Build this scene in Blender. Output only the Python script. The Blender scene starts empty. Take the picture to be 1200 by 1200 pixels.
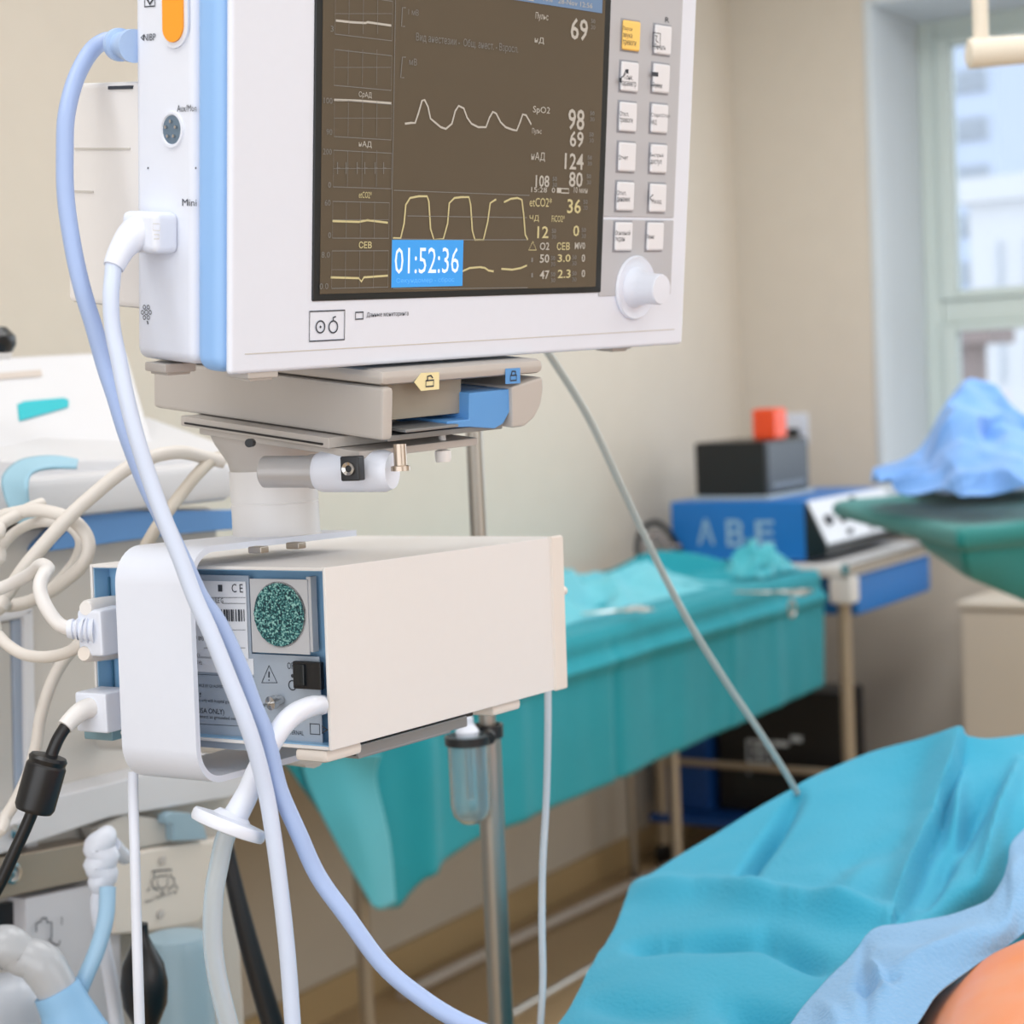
import bpy, bmesh, math, random
from math import radians as R, sin, cos, pi
from mathutils import Matrix, Vector, noise
random.seed(5)
SC = bpy.context.scene
COL = SC.collection
# ------------------------------------------------------------------ camera
FPX, PITCH, ROLL, CH = 2170.0, R(3.75), R(2.6), 1.35
F0 = Vector((0, cos(PITCH), -sin(PITCH)))
_r = Vector((1, 0, 0)); _u = Vector((0, sin(PITCH), cos(PITCH)))
RT = cos(ROLL) * _r - sin(ROLL) * _u
UP = sin(ROLL) * _r + cos(ROLL) * _u
CAM = Vector((0, 0, CH))
cd = bpy.data.cameras.new('camera'); cam = bpy.data.objects.new('camera', cd); COL.objects.link(cam)
m = Matrix((RT, UP, -F0)).transposed().to_4x4(); m.translation = CAM
cam.matrix_world = m
cd.sensor_width = 36; cd.lens = 36 * FPX / 1200; cd.clip_start = 0.02; cd.clip_end = 200
cd.dof.use_dof = True; cd.dof.focus_distance = 1.17; cd.dof.aperture_fstop = 8.5
SC.camera = cam
# ------------------------------------------------------------------ world, exposure
W = bpy.data.worlds.new('sky'); SC.world = W; W.use_nodes = True
bg = W.node_tree.nodes['Background']; bg.inputs[0].default_value = (0.84, 0.92, 1.0, 1); bg.inputs[1].default_value = 1.75
SC.view_settings.view_transform = 'Standard'; SC.view_settings.look = 'None'
SC.view_settings.exposure = 0.0; SC.view_settings.gamma = 1; SC.view_settings.use_curve_mapping = False
ROOM = Matrix.Rotation(R(-32), 4, 'Z')      # room frame: x = away from the long wall, y = along it
ROOMI = ROOM.inverted()
def area(name, a, b, z, sx, sy, power, col, rot=(0, 0, 0)):
    l = bpy.data.lights.new(name, 'AREA'); l.shape = 'RECTANGLE'; l.size = sx; l.size_y = sy; l.energy = power; l.color = col
    o = bpy.data.objects.new(name, l); COL.objects.link(o)
    o.matrix_world = ROOM @ Matrix.Translation((a, b, z)) @ (Matrix.Rotation(rot[2], 4, 'Z') @ Matrix.Rotation(rot[1], 4, 'Y') @ Matrix.Rotation(rot[0], 4, 'X'))
    return o
LIGHTS = [(-1.0, 0.2), (-1.0, 2.0), (-1.0, 4.0), (1.2, 0.2), (1.2, 2.0), (1.2, 4.0)]
for a_, b_ in LIGHTS:
    area('ceiling_panel_light', a_, b_, 2.78, 1.1, 1.1, 27 if b_ > 3 else 14, (0.98, 0.985, 1.0))
area('window_daylight', 0.2, 5.5, 1.75, 3.6, 1.5, 30, (0.82, 0.91, 1.0), (R(-90), 0, 0))
area('near_fill_light', 0.2, -1.42, 1.55, 3.4, 1.8, 41, (0.88, 0.93, 1.0), (R(90), 0, 0))  # added fill from behind the camera; the near wall has no window
area('side_fill_light', 2.9, 0.6, 1.6, 1.6, 2.6, 26, (0.86, 0.93, 1.0), (0, R(90), 0))  # added fill from the right; that wall is built without a window

# ------------------------------------------------------------------ projection helpers
def ray(px, py): return F0 * FPX + RT * (px - 600) - UP * (py - 600)
def at(px, py, Y):
    v = ray(px, py); return CAM + v * (Y / v.y)
def atz(px, py, z):
    v = ray(px, py); return CAM + v * ((z - CH) / v.z)
def onp(px, py, ax, val, M=ROOM):
    """pixel ray meets the plane local[ax]=val of frame M; returns LOCAL coordinates"""
    Mi = M.inverted(); c = Mi @ CAM; v = Mi.to_3x3() @ ray(px, py)
    return c + v * ((val - c[ax]) / v[ax])
def wp(px, py, ax, val, M=ROOM): return M @ onp(px, py, ax, val, M)

# ------------------------------------------------------------------ materials
def lin(c): return tuple(((x / 255) / 12.92 if x / 255 <= .04045 else ((x / 255 + .055) / 1.055) ** 2.4) for x in c)
MATS = {}
def mat(name, rgb, rough=.5, metal=0, spec=.5, emit=0, bump=0, bscale=60, var=0, trans=0, alpha=1, sheen=0, coat=0, sss=0, ecol=None, vscale=None):
    if name in MATS: return MATS[name]
    M = bpy.data.materials.new(name); M.use_nodes = True; nt = M.node_tree; b = nt.nodes['Principled BSDF']
    c = lin(rgb) + (1,)
    b.inputs['Base Color'].default_value = c; b.inputs['Roughness'].default_value = rough; b.inputs['Metallic'].default_value = metal
    b.inputs['Specular IOR Level'].default_value = spec
    b.inputs['Transmission Weight'].default_value = trans; b.inputs['Alpha'].default_value = alpha
    b.inputs['Sheen Weight'].default_value = sheen; b.inputs['Coat Weight'].default_value = coat
    if sss: b.inputs['Subsurface Weight'].default_value = sss; b.inputs['Subsurface Radius'].default_value = (.02, .008, .004); b.inputs['Subsurface Scale'].default_value = .5
    if emit: b.inputs['Emission Color'].default_value = (lin(ecol) + (1,)) if ecol else c; b.inputs['Emission Strength'].default_value = emit
    tc = nt.nodes.new('ShaderNodeTexCoord')
    if bump:
        n = nt.nodes.new('ShaderNodeTexNoise'); n.inputs['Scale'].default_value = bscale; n.inputs['Detail'].default_value = 4
        bp = nt.nodes.new('ShaderNodeBump'); bp.inputs['Strength'].default_value = bump; bp.inputs['Distance'].default_value = .01
        nt.links.new(tc.outputs['Object'], n.inputs['Vector']); nt.links.new(n.outputs['Fac'], bp.inputs['Height']); nt.links.new(bp.outputs[0], b.inputs['Normal'])
    if var:
        n = nt.nodes.new('ShaderNodeTexNoise'); n.inputs['Scale'].default_value = vscale or bscale * .15; n.inputs['Detail'].default_value = 3
        hs = nt.nodes.new('ShaderNodeHueSaturation'); hs.inputs['Color'].default_value = c
        mr = nt.nodes.new('ShaderNodeMapRange'); mr.inputs['To Min'].default_value = 1 - var; mr.inputs['To Max'].default_value = 1 + var
        nt.links.new(tc.outputs['Object'], n.inputs['Vector']); nt.links.new(n.outputs['Fac'], mr.inputs[0]); nt.links.new(mr.outputs[0], hs.inputs['Value']); nt.links.new(hs.outputs[0], b.inputs['Base Color'])
    MATS[name] = M; return M
m_wall = mat('wall_paint', (210, 201, 188), .85, bump=.05, bscale=90, var=.03)
m_ceil = mat('ceiling_paint', (236, 234, 228), .9, var=.02)
m_white = mat('white_plastic', (224, 230, 243), .38, var=.01, bump=.02, bscale=900)
m_whiteB = mat('warm_white_steel', (228, 226, 225), .4, var=.01, bump=.02, bscale=700)
m_cream = mat('cream_plastic', (228, 220, 212), .5, var=.01)
m_machine = mat('machine_white', (212, 213, 217), .45, var=.015)
m_machine2 = mat('machine_panel_grey', (198, 194, 188), .5, var=.02)
m_beige = mat('mount_beige', (188, 183, 178), .5, var=.02)
m_bluestripe = mat('sky_blue_plastic', (144, 188, 240), .4, var=.01)
m_bluelatch = mat('latch_blue', (96, 158, 222), .35, var=.01)
m_bluerail = mat('rail_blue', (92, 146, 206), .5, var=.03)
m_black = mat('black_plastic', (18, 20, 24), .35, var=.05)
m_bezel = mat('screen_bezel_black', (22, 28, 32), .3, var=.02)
m_dark = mat('dark_ink', (52, 58, 68), .7, var=.02)
m_grey = mat('keypad_grey', (184, 186, 192), .5, var=.01)
m_key = mat('key_white', (226, 228, 234), .45, var=.01)
m_yellow = mat('key_yellow', (250, 208, 112), .45, var=.02)
m_chrome = mat('chrome', (205, 205, 205), .22, 1, var=.05)
m_steel = mat('brushed_steel', (165, 160, 152), .35, .9, var=.06)
m_alu = mat('grey_metal', (150, 154, 158), .4, .6, var=.05)
m_lav = mat('lavender_hose', (158, 180, 222), .42, var=.02)
m_lav2 = mat('pale_lavender_cable', (202, 214, 236), .42, var=.02)
m_cable = mat('beige_cable', (222, 217, 211), .5, var=.02)
m_tube = mat('milky_tube', (222, 232, 242), .25, trans=.35, var=.02)
m_clear = mat('clear_plastic', (225, 240, 245), .12, trans=.9, spec=.5, var=.01)
m_paleblue = mat('frosted_blue_plastic', (176, 206, 222), .35, trans=.35, var=.03)
m_ltblue = mat('light_blue_plastic', (140, 188, 228), .45, var=.03)
m_teal = mat('teal_drape_fabric', (14, 148, 164), .85, sheen=.08, bump=.25, bscale=260, var=.10, vscale=9)
m_cyan = mat('cyan_drape_fabric', (38, 158, 192), .75, sheen=.08, bump=.2, bscale=300, var=.06, vscale=7)
m_blueclo = mat('pale_blue_drape_fabric', (122, 172, 216), .85, sheen=.2, bump=.3, bscale=240, var=.05, vscale=12)
m_blueclo2 = mat('blue_wrap_fabric', (110, 160, 224), .85, sheen=.2, bump=.2, bscale=200, var=.05, vscale=12)
m_green = mat('green_drape_fabric', (14, 122, 120), .85, sheen=.2, bump=.2, bscale=200, var=.08, vscale=9)
m_trblue = mat('enamel_blue', (22, 116, 196), .4, var=.03)
m_dkblue = mat('deep_blue_enamel', (14, 70, 140), .5, var=.05)
m_orange = mat('orange_glossy', (244, 84, 36), .35, var=.05)
m_cyanmark = mat('cyan_mark', (0, 178, 190), .5, var=.02)
m_frame = mat('window_frame_paint', (206, 218, 214), .5, var=.01)
m_reveal = mat('reveal_paint', (206, 214, 220), .7, var=.01)
m_label = mat('label_paper', (224, 228, 236), .6, var=.01)
m_inblue = mat('inner_blue_steel', (136, 180, 214), .4, .1, var=.03)
m_panelg = mat('back_panel_grey', (168, 180, 194), .45, .2, var=.02)
m_pale = mat('pale_print', (205, 214, 222), .6, var=.02)
m_bldg = mat('facade_pale', (214, 216, 220), .8, var=.02)
m_bldg2 = mat('facade_band', (186, 196, 208), .7, var=.02)
m_brown = mat('facade_brown', (140, 126, 124), .8, var=.03)

# ------------------------------------------------------------------ mesh builder
class MB:
    def __init__(s, world=True): s.b = bmesh.new(); s.world = world; s.M = None
    def _add(s, t, M=None):
        off = len(s.b.verts); s.b.verts.ensure_lookup_table()
        vs = [s.b.verts.new((M @ v.co) if M else v.co) for v in t.verts]
        t.verts.index_update()
        for f in t.faces:
            try: s.b.faces.new([vs[v.index] for v in f.verts])
            except ValueError: pass
        t.free(); return s
    def box(s, x0, x1, y0, y1, z0, z1, bev=0, seg=2, M=None):
        t = bmesh.new(); bmesh.ops.create_cube(t, size=1)
        for v in t.verts:
            v.co = Vector(((x0 + x1) / 2 + v.co.x * abs(x1 - x0), (y0 + y1) / 2 + v.co.y * abs(y1 - y0), (z0 + z1) / 2 + v.co.z * abs(z1 - z0)))
        if bev: bmesh.ops.bevel(t, geom=t.edges[:], offset=bev, segments=seg, affect='EDGES', profile=.5)
        return s._add(t, M)
    def poly(s, pts, ext=None, bev=0, M=None):
        """planar polygon pts (3D), extruded by the vector ext"""
        t = bmesh.new(); vs = [t.verts.new(Vector(p)) for p in pts]; f = t.faces.new(vs)
        if ext is not None:
            r = bmesh.ops.extrude_face_region(t, geom=[f])
            bmesh.ops.translate(t, verts=[g for g in r['geom'] if isinstance(g, bmesh.types.BMVert)], vec=Vector(ext))
            bmesh.ops.recalc_face_normals(t, faces=t.faces[:])
            if bev: bmesh.ops.bevel(t, geom=t.edges[:], offset=bev, segments=2, affect='EDGES', profile=.5)
        return s._add(t, M)
    def tube(s, path, r, seg=12, smooth=True, n=6, flat=1.0, M=None):
        path = [Vector(p) for p in path]; rr = list(r) if isinstance(r, (list, tuple)) else [r] * len(path)
        if smooth and len(path) > 2:
            P = []; Q = []
            for i in range(len(path) - 1):
                p0 = path[max(i - 1, 0)]; p1 = path[i]; p2 = path[i + 1]; p3 = path[min(i + 2, len(path) - 1)]
                for k in range(n):
                    t = k / n
                    P.append(.5 * ((2 * p1) + (p2 - p0) * t + (2 * p0 - 5 * p1 + 4 * p2 - p3) * t * t + (3 * p1 - p0 - 3 * p2 + p3) * t ** 3))
                    Q.append(rr[i] + (rr[i + 1] - rr[i]) * t)
            P.append(path[-1]); Q.append(rr[-1]); path, rr = P, Q
        t = bmesh.new(); rings = []; nrm = None
        for i, p in enumerate(path):
            d = (path[min(i + 1, len(path) - 1)] - path[max(i - 1, 0)])
            if d.length < 1e-9: d = Vector((0, 0, 1))
            d.normalize()
            if nrm is None:
                a = Vector((0, 0, 1)) if abs(d.z) < .9 else Vector((1, 0, 0)); nrm = (a - d * a.dot(d)).normalized()
            else:
                nrm = nrm - d * nrm.dot(d); nrm.normalize()
            bn = d.cross(nrm)
            rings.append([t.verts.new(p + (nrm * cos(2 * pi * k / seg) + bn * sin(2 * pi * k / seg) * flat) * rr[i]) for k in range(seg)])
        for i in range(len(rings) - 1):
            for k in range(seg): t.faces.new([rings[i][k], rings[i][(k + 1) % seg], rings[i + 1][(k + 1) % seg], rings[i + 1][k]])
        t.faces.new(rings[0][::-1]); t.faces.new(rings[-1])
        return s._add(t, M)
    def lathe(s, prof, M=None, seg=28, caps=True):
        t = bmesh.new(); rings = []
        for (r, z) in prof: rings.append([t.verts.new((r * cos(2 * pi * k / seg), r * sin(2 * pi * k / seg), z)) for k in range(seg)])
        for i in range(len(rings) - 1):
            for k in range(seg): t.faces.new([rings[i][k], rings[i][(k + 1) % seg], rings[i + 1][(k + 1) % seg], rings[i + 1][k]])
        if caps: t.faces.new(rings[0][::-1]); t.faces.new(rings[-1])
        return s._add(t, M)
    def strip(s, pts, nrm, w, closed=False):
        """flat ribbon of width w along pts in the plane with normal nrm, a hair thick"""
        pts = [Vector(p) for p in pts]; n = len(pts)
        L = []; Rr = []
        for i in range(n):
            a = pts[(i - 1) % n] if closed or i else pts[0]; b = pts[(i + 1) % n] if closed or i < n - 1 else pts[-1]
            d = (b - a).normalized(); sd = d.cross(nrm).normalized() * w / 2
            L.append(s.b.verts.new(pts[i] + sd)); Rr.append(s.b.verts.new(pts[i] - sd))
        for i in range(n if closed else n - 1):
            j = (i + 1) % n
            s.b.faces.new([L[i], L[j], Rr[j], Rr[i]])
        return s
    def grid(s, rows):
        vs = [[s.b.verts.new(p) for p in r] for r in rows]
        for i in range(len(vs) - 1):
            for j in range(len(vs[0]) - 1): s.b.faces.new([vs[i][j], vs[i][j + 1], vs[i + 1][j + 1], vs[i + 1][j]])
        return s
_txt = {}; BOLD = [0.0]
def glyphs(t, off=0):
    key = t
    if t in _txt: return _txt[t]
    c = bpy.data.curves.new('t', 'FONT'); c.body = t; c.resolution_u = 2; c.space_line = .95; c.offset = BOLD[0]
    o = bpy.data.objects.new('t', c); COL.objects.link(o)
    dg = bpy.context.evaluated_depsgraph_get(); dg.update()
    me = bpy.data.meshes.new_from_object(o.evaluated_get(dg))
    V = [v.co.copy() for v in me.vertices]; Fc = [list(p.vertices) for p in me.polygons]
    bpy.data.objects.remove(o); bpy.data.curves.remove(c); bpy.data.meshes.remove(me)
    if not V: _txt[t] = ([], []); return _txt[t]
    x0 = min(v.x for v in V); x1 = max(v.x for v in V); y0 = min(v.y for v in V); y1 = max(v.y for v in V)
    V = [((v.x - x0) / max(x1 - x0, 1e-6), (v.y - y0) / max(y1 - y0, 1e-6)) for v in V]
    _txt[t] = (V, Fc); return _txt[t]

ROOT = {}
def setp(o, label=None, cat=None, group=None, kind=None):
    if label: o['label'] = label
    if cat: o['category'] = cat
    if group: o['group'] = group
    if kind: o['kind'] = kind
    return o
def thing(name, label, cat, M, group=None):
    o = bpy.data.objects.new(name, None); COL.objects.link(o); o.empty_display_size = .05
    if not isinstance(M, Matrix): M = Matrix.Translation(M)
    o.matrix_world = M; ROOT[o.name] = M.copy()
    return setp(o, label, cat, group)
def P(name, mb, m, parent=None, label=None, kind=None, local=False, mods=None, cat=None, group=None, wn=True, origin=None):
    """link one mesh object; vertices are given in world space unless local=True"""
    me = bpy.data.meshes.new(name); b = mb.b
    bmesh.ops.recalc_face_normals(b, faces=b.faces[:]) if mods != 'flat' else None
    M = ROOT[parent.name] if parent else (Matrix.Translation(origin) if origin is not None else Matrix())
    if parent is None and origin is None and len(b.verts):
        xs = [v.co for v in b.verts]
        c = Vector(((min(v.x for v in xs) + max(v.x for v in xs)) / 2, (min(v.y for v in xs) + max(v.y for v in xs)) / 2, min(v.z for v in xs)))
        M = Matrix.Translation(c)
    if not local: b.transform(M.inverted())
    for f in b.faces: f.smooth = True
    b.to_mesh(me); b.free()
    try: me.set_sharp_from_angle(angle=R(35))
    except Exception: pass
    me.materials.append(m)
    o = bpy.data.objects.new(name, me); COL.objects.link(o)
    if parent: o.parent = parent
    else: o.matrix_world = M
    ROOT[o.name] = M.copy()
    if wn and mods != 'flat':
        w = o.modifiers.new('wn', 'WEIGHTED_NORMAL'); w.keep_sharp = True
    return setp(o, label, cat, group, kind)

class Pl:
    """a plane local[ax]=val of frame M on which marks are laid out; U,V,N local axes"""
    def __init__(s, M, ax, val, U, V, N, eps=.0004): s.M = M; s.ax = ax; s.val = val; s.U = Vector(U); s.V = Vector(V); s.N = Vector(N); s.eps = eps
    def at(s, px, py): return onp(px, py, s.ax, s.val, s.M) + s.N * s.eps
    def text(s, mb, t, x0, y0, x1, y1):
        V, Fc = glyphs(t)
        if not V: return
        p = s.at(x0, y1); w = (s.at(x1, y1) - p).dot(s.U); h = (s.at(x0, y0) - p).dot(s.V)
        vs = [mb.b.verts.new(p + s.U * (w * a) + s.V * (h * c)) for a, c in V]
        for f in Fc:
            try: mb.b.faces.new([vs[i] for i in f])
            except ValueError: pass
    def line(s, mb, pts, w, closed=False): mb.strip([s.at(*p) for p in pts], s.N, w, closed)
    def rect(s, mb, x0, y0, x1, y1, thick=0, bev=0):
        a = s.at(x0, y1); c = s.at(x1, y0); w = (s.at(x1, y1) - a).dot(s.U); h = (s.at(x0, y0) - a).dot(s.V)
        pts = [a, a + s.U * w, a + s.U * w + s.V * h, a + s.V * h]
        mb.poly(pts, s.N * thick if thick else None, bev)
        return pts
    def frame(s, mb, x0, y0, x1, y1, w):
        a = s.at(x0, y1); ww = (s.at(x1, y1) - a).dot(s.U); h = (s.at(x0, y0) - a).dot(s.V)
        mb.strip([a, a + s.U * ww, a + s.U * ww + s.V * h, a + s.V * h], s.N, w, True)
    def circ(s, mb, cx, cy, rpx, w, n=20):
        c = s.at(cx, cy); r = (s.at(cx, cy - rpx) - c).dot(s.V)
        mb.strip([c + s.U * r * cos(2 * pi * k / n) + s.V * r * sin(2 * pi * k / n) for k in range(n)], s.N, w, True)
    def disc(s, mb, cx, cy, rpx, thick=0, n=24):
        c = s.at(cx, cy); r = (s.at(cx, cy - rpx) - c).dot(s.V)
        mb.poly([c + s.U * r * cos(2 * pi * k / n) + s.V * r * sin(2 * pi * k / n) for k in range(n)], s.N * thick if thick else None)

def frameM(o, yaw, t, ro): return Matrix.Translation(o) @ Matrix.Rotation(yaw, 4, 'Z') @ Matrix.Rotation(t, 4, 'X') @ Matrix.Rotation(ro, 4, 'Y')
def rbox(mb, a0, a1, b0, b1, z0, z1, bev=0): return mb.box(a0, a1, b0, b1, z0, z1, bev, M=ROOM)   # box in the room frame
def rp(a, b, z): return ROOM @ Vector((a, b, z))
def axisM(o, d):
    """matrix whose z axis is d"""
    return Matrix.Translation(o) @ Vector(d).normalized().to_track_quat('Z', 'Y').to_matrix().to_4x4()

# ------------------------------------------------------------------ cloth from control points
def catm(p0, p1, p2, p3, t): return .5 * ((2 * p1) + (p2 - p0) * t + (2 * p0 - 5 * p1 + 4 * p2 - p3) * t * t + (3 * p1 - p0 - 3 * p2 + p3) * t ** 3)
def interp(row, n):
    out = []; m_ = len(row)
    for i in range(n):
        x = i / (n - 1) * (m_ - 1); k = min(int(x), m_ - 2); t = x - k
        out.append(catm(row[max(k - 1, 0)], row[k], row[k + 1], row[min(k + 2, m_ - 1)], t))
    return out
def cgrid(rows, nu, nv):
    rows = [interp([Vector(p) for p in r], nu) for r in rows]
    cols = [interp([r[j] for r in rows], nv) for j in range(nu)]
    return [[cols[j][i] for j in range(nu)] for i in range(nv)]
def segd(p, a, b):
    ax, ay = a; bx, by = b; dx, dy = bx - ax, by - ay; L = dx * dx + dy * dy
    t = max(0, min(1, ((p[0] - ax) * dx + (p[1] - ay) * dy) / L)); qx, qy = ax + t * dx, ay + t * dy
    dd = math.hypot(p[0] - qx, p[1] - qy); sgn = 1 if (dx * (p[1] - ay) - dy * (p[0] - ax)) > 0 else -1
    return dd * sgn, t
def crease(p, lst):
    z = 0
    for a, b, w, amp, kind in lst:
        d, t = segd(p, a, b); e = 1 - .6 * abs(2 * t - 1) ** 2
        if kind == 'g': z += amp * math.exp(-(d / w) ** 2) * e
        else: z += amp * math.exp(-(abs(d) / (w * 2.2)) ** 1.5) * (1 if d > 0 else -1) * min(1, abs(d) / (w * .5)) * e * .5
    return z

# ================================================================== ROOM
WA, WB, CZ = -2.49, 5.4, 2.85
def struct(name, mb, m, **k): return P(name, mb, m, kind='structure', **k)
m_floor = mat('floor_vinyl', (186, 160, 124), .45, var=.07, bump=.05, bscale=30)
m_skirt = mat('skirting_tan', (190, 164, 122), .6, var=.03)
b = MB(); rbox(b, WA - .2, 3.2, -1.7, WB + .5, -.1, 0); struct('floor', b, m_floor)
b = MB(); rbox(b, WA - .2, 3.2, -1.7, WB + .5, CZ, CZ + .1); struct('ceiling', b, m_ceil)
b = MB(); rbox(b, WA - .2, WA, -1.7, WB + .5, 0, CZ); struct('wall_left', b, m_wall)
b = MB(); rbox(b, WA, 3.0, -1.7, -1.5, 0, CZ); struct('wall_near', b, m_wall)
b = MB(); rbox(b, 3.0, 3.2, -1.7, WB + .5, 0, CZ); struct('wall_right', b, m_wall)
WL, WR_, WZ0, WZ1 = -2.035, 1.7, .93, 2.465
b = MB()
rbox(b, WA, WL, WB, WB + .5, 0, CZ); rbox(b, WR_, 3.0, WB, WB + .5, 0, CZ)
rbox(b, WL, WR_, WB, WB + .5, 0, WZ0); rbox(b, WL, WR_, WB, WB + .5, WZ1, CZ)
struct('wall_far', b, m_wall)
b = MB(); rbox(b, WA, WA + .014, -1.5, WB, 0, .085, .004); struct('baseboard_left', b, m_skirt)
b = MB(); rbox(b, WA + .014, 3.0, WB - .014, WB, 0, .085, .004); struct('baseboard_far', b, m_skirt)
b = MB(); rbox(b, WL - .012, WL + .012, WB - .006, WB + .42, WZ0, WZ1 + .012, .005); rbox(b, WL + .012, WR_, WB - .006, WB + .42, WZ1 - .008, WZ1 + .012, .004)
struct('trim_1', b, m_reveal)
b = MB(); rbox(b, WL - .03, WR_ + .03, WB - .07, WB + .40, WZ0 - .03, WZ0 + .012, .008); struct('trim_2', b, m_white)
# window
wo = thing('window_1', 'pale green-grey framed window set in a deep reveal', 'window', ROOM @ Matrix.Translation((WL, WB + .45, WZ0))); wo['kind'] = 'structure'
y0, y1 = WB + .40, WB + .47
b = MB()
rbox(b, WL + .012, WL + .07, y0, y1, WZ0, WZ1, .006); rbox(b, WR_ - .07, WR_, y0, y1, WZ0, WZ1, .006)
rbox(b, WL + .07, WR_ - .07, y0, y1, WZ0, WZ0 + .06, .006); rbox(b, WL + .07, WR_ - .07, y0, y1, WZ1 - .06, WZ1, .006)
P('frame', b, m_frame, wo)
b = MB(); rbox(b, WL + .07, WR_ - .07, y0 + .004, y1, 1.50, 1.575, .006); P('transom', b, m_frame, wo)
xs = [WL + .07, -.78, .45, WR_ - .07]
for i in range(3):
    if i: b = MB(); rbox(b, xs[i] - .035, xs[i] + .035, y0 + .004, y1, WZ0 + .06, WZ1 - .06, .006); P('mullion', b, m_frame, wo)
    for z0, z1 in ((WZ0 + .06, 1.50), (1.575, WZ1 - .06)):
        a0, a1 = xs[i] + (.035 if i else 0), xs[i + 1] - .035 * (i < 2)
        st = .05 if z0 > 1.2 else .045
        b = MB(); rbox(b, a0, a0 + st, y0 - .012, y1 - .02, z0, z1, .006); rbox(b, a1 - st, a1, y0 - .012, y1 - .02, z0, z1, .006)
        rbox(b, a0 + st, a1 - st, y0 - .012, y1 - .02, z0, z0 + st * .6, .006); rbox(b, a0 + st, a1 - st, y0 - .012, y1 - .02, z1 - st * .6, z1, .006)
        s = P('sash', b, m_frame, wo)
        b = MB(); rbox(b, a0 + st, a1 - st, y0 + .012, y0 + .018, z0 + st * .6, z1 - st * .6); P('pane', b, mat('window_glass', (250, 252, 255), .02, trans=1, spec=.3), s, wn=False)
# outside
def bldg(name, label, px0, px1, pytop, bb, depth, m, bands=0, mb_=None, zbot=-12, cat='building'):
    p0 = onp(px0, 430, 1, bb); p1 = onp(px1, 430, 1, bb); zt = onp((px0 + px1) / 2, pytop, 1, bb).z
    t = thing(name, label, cat, ROOM @ Matrix.Translation((p0.x, bb, zbot)))
    b = MB(); rbox(b, p0.x, p1.x, bb, bb + depth, zbot, zt, .02); P('wall', b, m, t)
    b = MB(); rbox(b, p0.x - .2, p1.x + .2, bb - .2, bb + depth + .2, zt - .05, zt + .35, .02); P('parapet', b, m, t)
    n = bands
    for i in range(n):
        z = zt - .9 - i * 1.55
        nw = 7
        for k in range(nw):
            a0 = p0.x + .5 + k * (p1.x - p0.x - .6) / nw; a1 = a0 + (p1.x - p0.x - .6) / nw - .45
            b = MB(); rbox(b, a0, a1, bb - .06, bb + .02, z - .55, z + .2, .02); P('window', b, mb_, t, wn=False)
    return t
bldg('office_building', 'pale office block with bands of windows outside the window', 1141, 1420, 222, 30, 10, m_bldg, 5, m_bldg2)
bldg('tower_block', 'bluish tall block behind the pale office block outside', 1118, 1178, -60, 60, 10, mat('tower_blue_grey', (196, 208, 228), .8, var=.02), 9, m_bldg2, zbot=-15)
bldg('brick_annex', 'brown-grey low annex seen through the lower window pane', 1085, 1141, 398, 16, .4, m_brown, 1, m_bldg2, cat='building')
b = MB(); b.box(-60, 90, 8, 120, -13, -12.4, M=ROOM); struct('ground_outside', b, mat('asphalt_pale', (190, 190, 190), .9, var=.03))

# ================================================================== PATIENT MONITOR
Mm = frameM((-.16194, 1.08, 1.36633), R(49.1757), R(6.966), R(-1.675))
Wm, Hm = .4545, .34
mon = thing('patient_monitor', 'large white patient monitor with a dark vital signs screen and blue side stripe', 'monitor', Mm)
yb1 = onp(228, 424, 0, 0, Mm).y; yb2 = onp(157, 412, 0, 0, Mm).y; yb3 = onp(88, 340, 0, .012, Mm).y
b = MB(); b.box(.0028, Wm, 0, .0055, 0, Hm, .0026, 3); P('front_bezel', b, m_white, mon, local=True)
b = MB(); b.box(-.0002, Wm - .0006, .005, yb1 + .001, .0005, Hm - .001, .009, 4); P('blue_surround', b, m_bluestripe, mon, local=True)
zb = onp(200, 418.5, 0, .001, Mm).z
b = MB(); b.box(.0004, Wm - .0012, yb1, yb2, .0035, Hm - .003, .007, 3); P('rear_casing', b, m_white, mon, local=True)
# module rack behind the casing
zr0 = onp(120, 358, 0, .006, Mm).z; zr1 = onp(120, 96, 0, .006, Mm).z
rk_x = .006
b = MB(); b.box(rk_x, Wm * .6, yb2 - .002, yb3, zr0, zr1, .004); rk = P('module_rack', b, m_whiteB, mon, local=True)
PR = Pl(Mm, 0, rk_x, (0, -1, 0), (0, 0, 1), (-1, 0, 0))
for (a, c, d_, e) in ((88, 174, 153, 176), (88, 224, 110, 224)):
    bb = MB(); p = PR.at(a, c); q = PR.at(d_, e); bb.box(rk_x - .0006, rk_x + .001, q.y, p.y, p.z - .0006, p.z + .0006); P('seam', bb, m_machine2, rk, local=True)
bb = MB(); p = PR.at(128, 103); q = PR.at(156, 104); bb.box(rk_x - .001, rk_x + .001, q.y, p.y, p.z - .001, p.z + .001); P('slot', bb, m_dark, rk, local=True)
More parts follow.
